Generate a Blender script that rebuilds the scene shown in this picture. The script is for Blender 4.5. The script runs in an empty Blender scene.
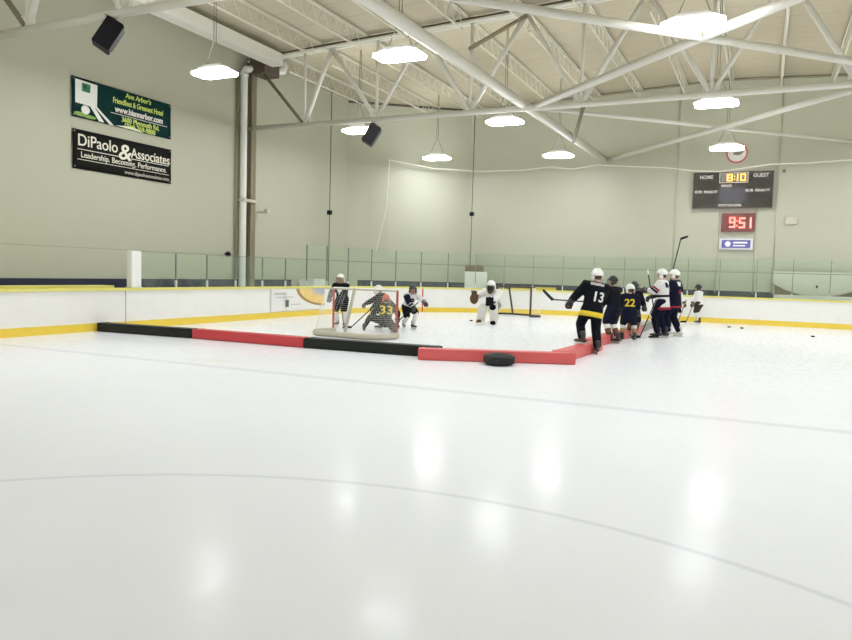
import bpy, bmesh, math, random
from mathutils import Vector, Matrix
from mathutils.bvhtree import BVHTree
random.seed(4)
PI = math.pi
S = bpy.context.scene
COL = S.collection
V = Vector

# ------------------------------------------------------------------ materials
def mat(name, col, rough=.5, metal=0, spec=.5, emit=0, ecol=None):
    m = bpy.data.materials.new(name); m.use_nodes = True
    b = m.node_tree.nodes['Principled BSDF']
    b.inputs['Base Color'].default_value = (*col, 1)
    b.inputs['Roughness'].default_value = rough
    b.inputs['Metallic'].default_value = metal
    b.inputs['Specular IOR Level'].default_value = spec
    if emit:
        b.inputs['Emission Color'].default_value = (*(ecol or col), 1)
        b.inputs['Emission Strength'].default_value = emit
    return m
def nt(m): return m.node_tree.nodes, m.node_tree.links, m.node_tree.nodes['Principled BSDF']
def mixcol(n, l, fac, a, b):
    x = n.new('ShaderNodeMix'); x.data_type = 'RGBA'
    for i, v in ((0, fac), (6, a), (7, b)):
        if hasattr(v, 'is_output'): l.new(v, x.inputs[i])
        else: x.inputs[i].default_value = v if i == 0 else (*v, 1)
    return x.outputs[2]
def math_(n, l, op, a, b=None, c=None):
    x = n.new('ShaderNodeMath'); x.operation = op
    for i, v in enumerate((a, b, c)):
        if v is None: continue
        if hasattr(v, 'is_output'): l.new(v, x.inputs[i])
        else: x.inputs[i].default_value = v
    return x.outputs[0]
def noisy(m, col2, scale=6, amount=.5, bump=0, detail=4):
    n, l, b = nt(m)
    tc = n.new('ShaderNodeTexCoord'); no = n.new('ShaderNodeTexNoise')
    no.inputs['Scale'].default_value = scale; no.inputs['Detail'].default_value = detail
    l.new(tc.outputs['Object'], no.inputs['Vector'])
    c0 = tuple(b.inputs['Base Color'].default_value)[:3]
    f = math_(n, l, 'MULTIPLY', no.outputs['Fac'], amount)
    l.new(mixcol(n, l, f, c0, col2), b.inputs['Base Color'])
    if bump:
        bu = n.new('ShaderNodeBump'); bu.inputs['Strength'].default_value = bump; bu.inputs['Distance'].default_value = .01
        l.new(no.outputs['Fac'], bu.inputs['Height']); l.new(bu.outputs[0], b.inputs['Normal'])
    return m

M = {}
# insulated metal wall panels: fine vertical ribs, panel joints, seams
def wall_mat(name, along_axis):
    m = mat(name, (.76, .755, .655), .45); n, l, b = nt(m)
    g = n.new('ShaderNodeNewGeometry'); sp = n.new('ShaderNodeSeparateXYZ'); l.new(g.outputs['Position'], sp.inputs[0])
    if along_axis == 'XY': u = math_(n, l, 'MULTIPLY', math_(n, l, 'ADD', sp.outputs['X'], sp.outputs['Y']), .7071)
    else: u = sp.outputs[along_axis]
    z = sp.outputs['Z']
    rib = math_(n, l, 'PINGPONG', u, .1)
    joint = math_(n, l, 'LESS_THAN', math_(n, l, 'PINGPONG', u, .53), .008)
    seam = math_(n, l, 'LESS_THAN', math_(n, l, 'ABSOLUTE', math_(n, l, 'SUBTRACT', z, 2.09)), .014)
    no = n.new('ShaderNodeTexNoise'); no.inputs['Scale'].default_value = .35; no.inputs['Detail'].default_value = 5
    l.new(g.outputs['Position'], no.inputs['Vector'])
    c = mixcol(n, l, math_(n, l, 'MULTIPLY', no.outputs['Fac'], .5), (.49, .492, .385), (.442, .444, .343))
    c = mixcol(n, l, math_(n, l, 'MULTIPLY', joint, .1), c, (.3, .3, .24))
    c = mixcol(n, l, math_(n, l, 'MULTIPLY', seam, .4), c, (.25, .25, .2))
    l.new(c, b.inputs['Base Color'])
    bu = n.new('ShaderNodeBump'); bu.inputs['Strength'].default_value = .25; bu.inputs['Distance'].default_value = .02
    l.new(rib, bu.inputs['Height']); l.new(bu.outputs[0], b.inputs['Normal'])
    return m
M['wallY'] = wall_mat('wall_panel_left', 'Y'); M['wallX'] = wall_mat('wall_panel_end', 'X'); M['wallD'] = wall_mat('wall_panel_corner', 'XY')

# roof deck: corrugated steel, sheet seams
m = M['deck'] = mat('roof_deck', (.66, .63, .55), .6); n, l, b = nt(m)
g = n.new('ShaderNodeNewGeometry'); sp = n.new('ShaderNodeSeparateXYZ'); l.new(g.outputs['Position'], sp.inputs[0])
y = sp.outputs['Y']
seam = math_(n, l, 'LESS_THAN', math_(n, l, 'PINGPONG', y, .55), .025)
no = n.new('ShaderNodeTexNoise'); no.inputs['Scale'].default_value = .6; l.new(g.outputs['Position'], no.inputs['Vector'])
c = mixcol(n, l, no.outputs['Fac'], (.50, .45, .33), (.43, .38, .27))
c = mixcol(n, l, math_(n, l, 'MULTIPLY', seam, .35), c, (.25, .2, .15)); l.new(c, b.inputs['Base Color'])
bu = n.new('ShaderNodeBump'); bu.inputs['Strength'].default_value = .5; bu.inputs['Distance'].default_value = .04
l.new(math_(n, l, 'PINGPONG', y, .09), bu.inputs['Height']); l.new(bu.outputs[0], b.inputs['Normal'])

# ice with faint markings, scuffs and snow
m = M['ice'] = mat('ice', (.9, .91, .9), .2, spec=.017); n, l, b = nt(m)
g = n.new('ShaderNodeNewGeometry'); sp = n.new('ShaderNodeSeparateXYZ'); l.new(g.outputs['Position'], sp.inputs[0])
X, Y = sp.outputs['X'], sp.outputs['Y']
r = math_(n, l, 'SQRT', math_(n, l, 'ADD', math_(n, l, 'MULTIPLY', X, X), math_(n, l, 'MULTIPLY', Y, Y)))
def band(v, c0, half, soft):
    d = math_(n, l, 'ABSOLUTE', math_(n, l, 'SUBTRACT', v, c0))
    mr = n.new('ShaderNodeMapRange'); l.new(d, mr.inputs[0])
    mr.inputs[1].default_value = half; mr.inputs[2].default_value = half + soft; mr.inputs[3].default_value = 1; mr.inputs[4].default_value = 0
    return mr.outputs[0]
no = n.new('ShaderNodeTexNoise'); no.inputs['Scale'].default_value = .5; no.inputs['Detail'].default_value = 6; l.new(g.outputs['Position'], no.inputs['Vector'])
fine = n.new('ShaderNodeTexNoise'); fine.inputs['Scale'].default_value = 9; fine.inputs['Detail'].default_value = 8
mp = n.new('ShaderNodeMapping'); mp.inputs['Scale'].default_value = (1, .35, 1); mp.inputs['Rotation'].default_value = (0, 0, .5)
l.new(g.outputs['Position'], mp.inputs[0]); l.new(mp.outputs[0], fine.inputs['Vector'])
c = mixcol(n, l, no.outputs['Fac'], (.88, .905, .965), (.825, .855, .91))
c = mixcol(n, l, math_(n, l, 'MULTIPLY', band(r, 4.57, .012, .03), .33), c, (.5, .54, .68))
c = mixcol(n, l, math_(n, l, 'MULTIPLY', band(Y, 8.97, .06, .09), .3), c, (.5, .53, .66))
# brownish smudge near the left boards
dx = math_(n, l, 'MULTIPLY', math_(n, l, 'ADD', X, 7.0), 2.2); dy = math_(n, l, 'MULTIPLY', math_(n, l, 'SUBTRACT', Y, 9.55), 4.)
sm = band(math_(n, l, 'SQRT', math_(n, l, 'ADD', math_(n, l, 'MULTIPLY', dx, dx), math_(n, l, 'MULTIPLY', dy, dy))), 0, .2, 1.2)
c = mixcol(n, l, math_(n, l, 'MULTIPLY', sm, .14), c, (.6, .42, .4))
l.new(c, b.inputs['Base Color'])
rr = n.new('ShaderNodeMapRange'); l.new(fine.outputs['Fac'], rr.inputs[0])
rr.inputs[1].default_value = .3; rr.inputs[2].default_value = .7; rr.inputs[3].default_value = .12; rr.inputs[4].default_value = .21
l.new(rr.outputs[0], b.inputs['Roughness'])
bu = n.new('ShaderNodeBump'); bu.inputs['Strength'].default_value = .08; bu.inputs['Distance'].default_value = .01
l.new(fine.outputs['Fac'], bu.inputs['Height']); l.new(bu.outputs[0], b.inputs['Normal'])

M['steel'] = noisy(mat('white_painted_steel', (.74, .73, .66), .45), (.62, .6, .52), 2, .5)
M['steel_dim'] = noisy(mat('tan_painted_steel', (.60, .57, .47), .5), (.5, .46, .36), 2, .5)
M['joist'] = noisy(mat('joist_steel', (.70, .67, .56), .5), (.55, .51, .41), 3, .5)
M['rust'] = noisy(mat('brown_steel', (.30, .27, .18), .55), (.2, .16, .1), 3, .6)
M['dark_brace'] = noisy(mat('dark_brace_steel', (.2, .18, .12), .55), (.12, .1, .07), 3, .6)
M['board'] = noisy(mat('board_white', (.86, .86, .84), .3), (.74, .74, .72), 3, .6)
M['yellow'] = noisy(mat('kick_yellow', (.84, .63, .075), .35), (.74, .52, .05), 3, .5)
M['cap'] = noisy(mat('cap_yellow', (.78, .73, .19), .4), (.66, .58, .12), 3, .5)
M['navy'] = noisy(mat('navy_base', (.012, .016, .045), .5), (.02, .025, .05), 3, .5)
M['redpad'] = noisy(mat('red_vinyl', (.58, .045, .055), .4), (.45, .03, .04), 5, .6)
M['fadedpad'] = noisy(mat('faded_red_vinyl', (.68, .115, .115), .42), (.55, .08, .08), 5, .6)
M['blackpad'] = noisy(mat('black_vinyl', (.012, .014, .012), .45, spec=.2), (.022, .024, .02), 5, .6)
M['greypad'] = noisy(mat('grey_vinyl', (.22, .22, .2), .5), (.3, .29, .26), 5, .6)
M['rubber'] = noisy(mat('tyre_rubber', (.018, .018, .018), .7), (.04, .04, .04), 20, .6)
M['black'] = noisy(mat('black_plastic', (.005, .005, .008), .5, spec=.15), (.02, .02, .025), 8, .5)
M['charcoal'] = noisy(mat('charcoal_plastic', (.035, .034, .045), .5, spec=.2), (.07, .07, .08), 8, .5)
M['rope'] = noisy(mat('white_rope', (.82, .81, .72), .8), (.7, .68, .58), 20, .5)
M['netcord'] = mat('net_cord', (.80, .80, .74), .8)
M['goalred'] = noisy(mat('goal_red', (.42, .05, .035), .4), (.3, .04, .03), 8, .5)
M['goaldark'] = noisy(mat('worn_goal_frame', (.055, .038, .027), .5), (.09, .05, .035), 8, .5)
M['goalbase'] = noisy(mat('dirty_white_padding', (.50, .47, .38), .7), (.35, .32, .25), 6, .6)
M['post'] = mat('aluminium_post', (.72, .74, .70), .35, .4)
M['chain'] = mat('chain_wire', (.25, .24, .2), .5, .5)
M['cable'] = mat('dark_cable', (.12, .10, .07), .6)
M['lamp_body'] = mat('lamp_housing', (.8, .8, .78), .4)
M['lens'] = mat('lamp_lens', (1, 1, 1), .4, emit=53, ecol=(.96, .982, 1))
M['white'] = noisy(mat('white_paint', (.82, .82, .78), .5), (.74, .73, .68), 5, .5)
M['brown'] = noisy(mat('opening_shade_brown', (.16, .11, .06), .6), (.24, .17, .09), 6, .6)
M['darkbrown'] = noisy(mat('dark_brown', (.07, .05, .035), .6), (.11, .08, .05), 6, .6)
def glass(name, tint, base=.02):
    m = bpy.data.materials.new(name); m.use_nodes = True; n = m.node_tree.nodes; l = m.node_tree.links; n.clear()
    o = n.new('ShaderNodeOutputMaterial'); t = n.new('ShaderNodeBsdfTransparent'); t.inputs[0].default_value = (*tint, 1)
    gl = n.new('ShaderNodeBsdfGlossy'); gl.inputs['Roughness'].default_value = .06; gl.inputs[0].default_value = (.9, 1, .94, 1)
    df = n.new('ShaderNodeBsdfDiffuse'); df.inputs[0].default_value = (.55, .66, .56, 1)
    lw_ = n.new('ShaderNodeLayerWeight'); lw_.inputs[0].default_value = .5
    fr_ = math_(n, l, 'MULTIPLY_ADD', math_(n, l, 'POWER', lw_.outputs['Facing'], 5.), .9, .035)
    mx = n.new('ShaderNodeMixShader'); m2 = n.new('ShaderNodeMixShader'); m2.inputs[0].default_value = base
    no = n.new('ShaderNodeTexNoise'); no.inputs['Scale'].default_value = 2.5
    mm = math_(n, l, 'MULTIPLY', no.outputs['Fac'], base * 2); l.new(mm, m2.inputs[0])
    l.new(fr_, mx.inputs[0]); l.new(t.outputs[0], mx.inputs[1]); l.new(gl.outputs[0], mx.inputs[2])
    l.new(mx.outputs[0], m2.inputs[1]); l.new(df.outputs[0], m2.inputs[2]); l.new(m2.outputs[0], o.inputs[0])
    return m
M['glass'] = glass('shield_glass', (.955, .985, .968), .03)
def veil(name, col, amount):
    m = bpy.data.materials.new(name); m.use_nodes = True; n = m.node_tree.nodes; l = m.node_tree.links; n.clear()
    o = n.new('ShaderNodeOutputMaterial'); t = n.new('ShaderNodeBsdfTransparent'); d = n.new('ShaderNodeBsdfDiffuse'); d.inputs[0].default_value = (*col, 1)
    tl = n.new('ShaderNodeBsdfTranslucent'); tl.inputs[0].default_value = (*col, 1); ad = n.new('ShaderNodeMixShader')
    l.new(d.outputs[0], ad.inputs[1]); l.new(tl.outputs[0], ad.inputs[2])
    tc = n.new('ShaderNodeTexCoord'); sp = n.new('ShaderNodeSeparateXYZ'); l.new(tc.outputs['Object'], sp.inputs[0])
    h = math_(n, l, 'ADD', sp.outputs['X'], sp.outputs['Z']); k = math_(n, l, 'SUBTRACT', sp.outputs['X'], sp.outputs['Z'])
    f = math_(n, l, 'MAXIMUM', math_(n, l, 'LESS_THAN', math_(n, l, 'PINGPONG', h, .03), .03 * amount), math_(n, l, 'LESS_THAN', math_(n, l, 'PINGPONG', k, .03), .03 * amount))
    mx = n.new('ShaderNodeMixShader'); l.new(f, mx.inputs[0]); l.new(t.outputs[0], mx.inputs[1]); l.new(ad.outputs[0], mx.inputs[2]); l.new(mx.outputs[0], o.inputs[0])
    return m
M['netting'] = veil('end_netting', (.88, .9, .88), .045)

# ------------------------------------------------------------------ mesh helpers
def link(o, parent=None):
    COL.objects.link(o)
    if parent is not None: o.parent = parent
    return o
def mk(name, bm, m=None, parent=None, smooth=False, loc=None):
    bmesh.ops.recalc_face_normals(bm, faces=bm.faces)
    me = bpy.data.meshes.new(name); bm.to_mesh(me); bm.free()
    if m is not None: me.materials.append(m)
    if smooth:
        for p in me.polygons: p.use_smooth = True
    o = bpy.data.objects.new(name, me); link(o, parent)
    if loc is not None: o.location = loc
    return o
def tag(o, label, cat, group=None, kind=None):
    o['label'] = label; o['category'] = cat
    if group: o['group'] = group
    if kind: o['kind'] = kind
    return o
def struct(o): o['kind'] = 'structure'; return o
def empty(name, loc=(0, 0, 0), rz=0):
    o = bpy.data.objects.new(name, None); link(o); o.location = loc; o.rotation_euler = (0, 0, rz); return o
def box(bm, x0, x1, y0, y1, z0, z1, bevel=0, mtx=None):
    r = bmesh.ops.create_cube(bm, size=1); vs = r['verts']
    for v in vs:
        v.co = V(((x0 + x1) / 2 + v.co.x * (x1 - x0), (y0 + y1) / 2 + v.co.y * (y1 - y0), (z0 + z1) / 2 + v.co.z * (z1 - z0)))
    if bevel:
        es = list({e for v in vs for e in v.link_edges})
        rr = bmesh.ops.bevel(bm, geom=es, offset=bevel, segments=2, affect='EDGES', profile=.5)
        vs = list({v for f in rr['faces'] for v in f.verts} | {v for v in vs if v.is_valid})
    if mtx is not None: bmesh.ops.transform(bm, matrix=mtx, verts=[v for v in vs if v.is_valid])
    return bm
def B(*a, **k): return box(bmesh.new(), *a, **k)
def loft(bm, pts, rx, ry=None, xdir=None, n=12, round_ends=True, closed=False):
    """rings along a polyline; elliptical sections; rounded caps"""
    pts = [V(p) for p in pts]; N = len(pts)
    rx = [rx] * N if not isinstance(rx, (list, tuple)) else list(rx)
    ry = rx if ry is None else ([ry] * N if not isinstance(ry, (list, tuple)) else list(ry))
    rings = []
    P, RX, RY, T = [], [], [], []
    for i in range(N):
        t = (pts[min(i + 1, N - 1)] - pts[max(i - 1, 0)]).normalized()
        P.append(pts[i]); RX.append(rx[i]); RY.append(ry[i]); T.append(t)
    if round_ends:
        h0 = min(rx[0], ry[0]); h1 = min(rx[-1], ry[-1])
        pre, post = [], []
        for a in (80, 50, 25):
            s, c = math.sin(math.radians(a)), math.cos(math.radians(a))
            pre.append((pts[0] - T[0] * h0 * s, rx[0] * c, ry[0] * c, T[0]))
            post.insert(0, (pts[-1] + T[-1] * h1 * s, rx[-1] * c, ry[-1] * c, T[-1]))
        allr = pre + list(zip(P, RX, RY, T)) + post
    else: allr = list(zip(P, RX, RY, T))
    prev = V(xdir) if xdir is not None else None
    for (p, a, b_, t) in allr:
        ref = prev if prev is not None else (V((1, 0, 0)) if abs(t.x) < .9 else V((0, 1, 0)))
        u = ref - t * ref.dot(t)
        if u.length < 1e-4: u = t.orthogonal()
        u.normalize(); w = t.cross(u)
        if xdir is None: prev = u
        rings.append([bm.verts.new(p + u * a * math.cos(2 * PI * k / n) + w * b_ * math.sin(2 * PI * k / n)) for k in range(n)])
    for i in range(len(rings) - 1):
        for k in range(n):
            bm.faces.new((rings[i][k], rings[i][(k + 1) % n], rings[i + 1][(k + 1) % n], rings[i + 1][k]))
    bm.faces.new(list(reversed(rings[0]))); bm.faces.new(rings[-1])
    return bm
def tube(bm, a, b, r, n=10): return loft(bm, [a, b], r, n=n, round_ends=False)
def ball(bm, c, rx, ry=None, rz=None, seg=14, mtx=None):
    ry = ry or rx; rz = rz or rx
    r = bmesh.ops.create_uvsphere(bm, u_segments=seg, v_segments=seg // 2 + 2, radius=1)
    for v in r['verts']:
        q = V((v.co.x * rx, v.co.y * ry, v.co.z * rz))
        if mtx is not None: q = mtx @ q
        v.co = q + V(c)
    return bm
def remesh(bm, voxel, smooth=4, name='m'):
    """weld overlapping closed shells into one continuous surface, return a new bmesh"""
    me = bpy.data.meshes.new(name); bm.to_mesh(me); bm.free()
    o = bpy.data.objects.new(name, me); COL.objects.link(o)
    md = o.modifiers.new('r', 'REMESH'); md.mode = 'VOXEL'; md.voxel_size = voxel
    if smooth:
        sm = o.modifiers.new('s', 'SMOOTH'); sm.iterations = smooth; sm.factor = .5
    dg = bpy.context.evaluated_depsgraph_get(); dg.update()
    me2 = bpy.data.meshes.new_from_object(o.evaluated_get(dg))
    out = bmesh.new(); out.from_mesh(me2)
    bpy.data.objects.remove(o); bpy.data.meshes.remove(me); bpy.data.meshes.remove(me2)
    return out
def text_bm(s, size, extrude=.004, align='CENTER', bold=0., width=None, shear=0.):
    cu = bpy.data.curves.new('t', 'FONT'); cu.body = s; cu.size = size; cu.extrude = extrude; cu.align_x = align; cu.align_y = 'CENTER'; cu.offset = bold; cu.shear = shear
    o = bpy.data.objects.new('t', cu); COL.objects.link(o)
    dg = bpy.context.evaluated_depsgraph_get(); dg.update()
    me = bpy.data.meshes.new_from_object(o.evaluated_get(dg)); bm = bmesh.new(); bm.from_mesh(me)
    bpy.data.objects.remove(o); bpy.data.curves.remove(cu); bpy.data.meshes.remove(me)
    if width:
        xs = [v.co.x for v in bm.verts]; w = max(xs) - min(xs); c0 = (max(xs) + min(xs)) / 2
        for v in bm.verts: v.co.x = (v.co.x - (c0 if align == 'CENTER' else min(xs))) * width / w
    return bm
def xform(bm, mtx): bmesh.ops.transform(bm, matrix=mtx, verts=bm.verts); return bm
ORD = ['first', 'second', 'third', 'fourth', 'fifth', 'sixth', 'seventh', 'eighth', 'ninth', 'tenth', 'eleventh', 'twelfth', 'thirteenth', 'fourteenth', 'fifteenth', 'sixteenth', 'seventeenth', 'eighteenth', 'nineteenth', 'twentieth', 'twenty-first', 'twenty-second', 'twenty-third', 'twenty-fourth']

# ------------------------------------------------------------------ room shell
WX, EY = 15.0, 31.2            # side walls, end wall
CUT = 27.0                     # where the left wall turns into the diagonal corner wall
CX = -WX + (EY - CUT)
deck_z = lambda x: 9.78 - .045 * abs(x)
def quadwall(name, pts, thick_dir, m):
    bm = bmesh.new(); d = V(thick_dir)
    a = [bm.verts.new(V(p)) for p in pts]; b_ = [bm.verts.new(V(p) + d) for p in pts]
    bm.faces.new(a); bm.faces.new(list(reversed(b_)))
    for i in range(len(a)): bm.faces.new((a[i], b_[i], b_[(i + 1) % len(a)], a[(i + 1) % len(a)]))
    return struct(mk(name, bm, m))
struct(mk('floor', B(-WX - .3, WX + .3, -33, EY + .3, -.3, 0), M['ice']))
quadwall('wall_left', [(-WX, -32.7, 0), (-WX, CUT, 0), (-WX, CUT, deck_z(WX)), (-WX, -32.7, deck_z(WX))], (-.3, 0, 0), M['wallY'])
quadwall('wall_corner', [(-WX, CUT, 0), (CX, EY, 0), (CX, EY, deck_z(CX)), (-WX, CUT, deck_z(WX))], (-.2, .2, 0), M['wallD'])
quadwall('wall_back', [(CX, EY, 0), (WX, EY, 0), (WX, EY, deck_z(WX)), (0, EY, deck_z(0)), (CX, EY, deck_z(CX))], (0, .3, 0), M['wallX'])
quadwall('wall_right', [(WX, -32.7, 0), (WX, EY, 0), (WX, EY, deck_z(WX)), (WX, -32.7, deck_z(WX))], (.3, 0, 0), M['wallY'])
quadwall('wall_front', [(-WX, -32.7, 0), (WX, -32.7, 0), (WX, -32.7, deck_z(WX)), (0, -32.7, deck_z(0)), (-WX, -32.7, deck_z(WX))], (0, -.3, 0), M['wallX'])
bm = bmesh.new()
prof = [(-WX - .3, deck_z(WX) - .013), (0, deck_z(0)), (WX + .3, deck_z(WX) - .013), (WX + .3, deck_z(WX) + .25), (0, deck_z(0) + .25), (-WX - .3, deck_z(WX) + .25)]
a = [bm.verts.new((x, -33, z)) for x, z in prof]; b_ = [bm.verts.new((x, EY + .3, z)) for x, z in prof]
bm.faces.new((a[0], a[1], a[4], a[5])); bm.faces.new((a[1], a[2], a[3], a[4])); bm.faces.new((b_[0], b_[1], b_[4], b_[5])); bm.faces.new((b_[1], b_[2], b_[3], b_[4]))
for i in range(6): bm.faces.new((a[i], a[(i + 1) % 6], b_[(i + 1) % 6], b_[i]))
struct(mk('ceiling', bm, M['deck']))
# navy base panels on the walls
struct(mk('baseboard_left', B(-WX, -WX + .03, -20, 23.0, 0, 1.25), M['navy']))
struct(mk('baseboard_corner', xform(B(.6, 5.93, 0, .03, 0, 1.26), Matrix.Translation((-WX, CUT, 0)) @ Matrix.Rotation(PI / 4, 4, 'Z') @ Matrix.Scale(-1, 4, V((0, 1, 0)))), M['navy']))
struct(mk('baseboard_back', B(CX, 2.25, EY - .03, EY, 0, 1.28), M['navy']))

struct(mk('trim_1', B(-8.6, -6.5, EY - .036, EY - .03, .9, 1.17), M['yellow']))
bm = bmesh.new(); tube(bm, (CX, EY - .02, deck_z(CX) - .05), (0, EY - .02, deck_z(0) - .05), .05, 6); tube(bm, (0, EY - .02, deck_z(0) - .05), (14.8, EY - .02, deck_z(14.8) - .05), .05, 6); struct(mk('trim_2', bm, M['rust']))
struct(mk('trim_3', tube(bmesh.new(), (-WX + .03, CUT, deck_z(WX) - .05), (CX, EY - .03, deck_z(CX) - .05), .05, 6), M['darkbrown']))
# steel column of the left wall, with pipes
bm = B(-14.98, -14.72, 20.28, 20.31, 0, 9.0); box(bm, -14.98, -14.95, 20.17, 20.42, 0, 9.0); box(bm, -14.75, -14.72, 20.17, 20.42, 0, 9.0)
struct(mk('steel_column', bm, M['rust']))
o = empty('downpipe', (-14.82, 19.85, 0))
mk('pipe', loft(bmesh.new(), [(0, 0, 0), (0, 0, 8.45), (.03, .05, 8.55), (.15, .35, 8.62), (.55, 1.0, 8.66), (.72, 1.25, 8.72), (.75, 1.3, 8.95)], .125, n=14), M['white'], o, True)
bm = bmesh.new(); box(bm, -.17, .19, -.15, .52, 3.98, 4.08, .01); mk('clamp', bm, M['steel_dim'], o)
mk('elbow_collar', loft(bmesh.new(), [(0, 0, 8.3), (0, 0, 8.42)], .15, round_ends=False, n=14), M['white'], o, True)
tag(o, 'fat white downpipe running up the left wall beside the brown column', 'pipe')
o = mk('conduit', tube(bmesh.new(), (-14.93, 19.62, 0), (-14.93, 19.62, 8.3), .035), M['rust'], None, True)
tag(o, 'thin brown conduit on the left wall just left of the white downpipe', 'pipe')
o = mk('dark_box', B(-14.75, -14.1, 20.05, 20.9, 8.42, 8.95, .03), M['darkbrown']); tag(o, 'dark box under the roof where the white downpipe bends', 'box')  # plain dark box filling the void beside the pipe bend
o = mk('eave_beam', B(-13.75, -13.3, 10.3, 20.02, 8.55, 8.95, .01), M['steel']); tag(o, 'wide white box beam along the eave ending at the far truss', 'beam')
o = empty('wall_camera', (-14.97, 19.1, 2.12))
mk('bracket', B(0, .12, -.02, .02, -.02, .02), M['charcoal'], o); mk('housing', ball(bmesh.new(), (.16, 0, 0), .1, .1, .09), M['black'], o, True)
tag(o, 'small black dome camera low on the left wall above the glass', 'camera')
o = empty('wall_bracket', (-14.97, 20.85, 3.7))
mk('arm', B(0, .4, -.03, .03, -.03, .03), M['steel_dim'], o); mk('head', B(.34, .5, -.08, .08, -.05, .1, .01), M['steel_dim'], o)
tag(o, 'small tan wall bracket to the right of the brown column', 'bracket')

# ------------------------------------------------------------------ roof trusses
def truss(yy, label):
    o = empty('roof_truss', (0, yy, 0)); zb = 6.58
    mk('bottom_chord', tube(bmesh.new(), (-14.9, 0, zb), (14.9, 0, zb), .085), M['steel'], o, True)
    bm = bmesh.new()
    for s in (-1, 1):
        for q in (-.09, .09):
            tube(bm, (0, q, deck_z(0) - .22), (s * 14.9, q, deck_z(14.9) - .22), .055, 6)
    mk('top_chord', bm, M['steel'], o)
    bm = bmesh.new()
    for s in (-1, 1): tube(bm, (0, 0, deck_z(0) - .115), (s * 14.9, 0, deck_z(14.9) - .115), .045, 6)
    mk('gap_shade_strip', bm, M['darkbrown'], o)  # dark strip painting in the shaded gap between deck and top chord
    bot = [-12.55, -9.75, -6.5, -3.1, .35, 3.7, 7.0, 10.2, 13.0]
    top = [-14.7] + [(bot[i] + bot[i + 1]) / 2 + (-.35 if i < 1 else 0) for i in range(8)] + [14.7]
    for i, x in enumerate(bot):
        for j in (i, i + 1):
            mk('web_member', tube(bmesh.new(), (x, 0, zb), (top[j], 0, deck_z(top[j]) - .25), .075 if (i + j) % 3 else .06, 8), M['dark_brace'] if j == 0 else M['steel'], o, True)
        mk('web_member', tube(bmesh.new(), (x, 0, zb), (x, 0, deck_z(x) - .25), .05, 8), M['steel'], o, True)
        mk('gusset_plate', B(x - .22, x + .22, -.015, .015, zb - .02, zb + .3), M['steel'], o)
    tag(o, label, 'truss', 'roof trusses')
truss(20.25, 'white tubular roof truss spanning the hall in front of the end wall')
truss(10.1, 'nearer white tubular roof truss carrying the black speaker at upper left')
def pipe(a, b, r, label, m='steel', name='brace_pipe'):
    c = (V(a) + V(b)) / 2
    o = mk(name, tube(bmesh.new(), V(a) - c, V(b) - c, r, 12), M[m], None, True, c); tag(o, label, 'pipe', 'roof bracing pipes'); return o
pipe((-5.32, -2, 6.62), (-4.56, 31.2, 6.74), .14, 'thick white pipe running lengthwise under the roof to the end wall', name='roof_tie_pipe')
pipe((-5.1, 10.1, 6.6), (5.4, 20.2, 6.6), .085, 'white brace pipe rising leftward past the brightest nearest lamp at top right')
pipe((-4.4, 20.2, 6.62), (6.1, 10.1, 6.62), .1, 'white brace pipe from the far truss up behind the brightest lamp')
pipe((-4.5, 31.1, 6.72), (4.25, 20.3, 6.6), .085, 'white brace pipe from the end wall back to the far truss at right')
pipe((-4.4, 20.3, 6.58), (4.95, 31.1, 6.98), .065, 'thin white brace pipe from the far truss to the end wall at right')
pipe((-3.05, 20.4, 6.58), (-4.7, 26, 6.6), .06, 'short dark diagonal brace below the far truss chord', 'dark_brace')
pipe((-4.75, 20.1, 9.2), (-5.95, 18.73, 7.98), .06, 'dark slanted brace above the thick lengthwise pipe', 'rust')

# bar joists under the deck
def joist_bm(x, L):
    bm = bmesh.new(); d = .5; zt = deck_z(x) - .06; nz = round(L / .62)
    for q in (-.035, .035):
        box(bm, q - .022, q + .022, 0, L, zt - .03, zt + .03)
    tube(bm, (0, 0.5, zt - d), (0, L - .5, zt - d), .03, 6)
    for k in range(nz):
        y0, y1, ym = L * k / nz, L * (k + 1) / nz, L * (k + .5) / nz
        if k > 0: tube(bm, (0, y0, zt), (0, ym, zt - d), .012, 4)
        if k < nz - 1: tube(bm, (0, ym, zt - d), (0, y1, zt), .012, 4)
    return bm
for bay, (y0, y1, txt) in enumerate(((10.2, 20.15, 'between the two trusses'), (20.35, 31.15, 'between the far truss and end wall'))):
    i = 0; x = -13.65
    while x < 14.6:
        ye = min(y1, x + (EY - CX) - .25)
        if bay == 0 and i == 0: i += 1; x += 1.75; continue
        o = mk('bar_joist', joist_bm(x, ye - y0), M['joist'], None, False, (x, y0, 0))
        tag(o, f'{ORD[i]} open-web roof joist from the left wall, {txt}', 'joist', 'open-web roof joists'); i += 1; x += 1.75

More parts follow.
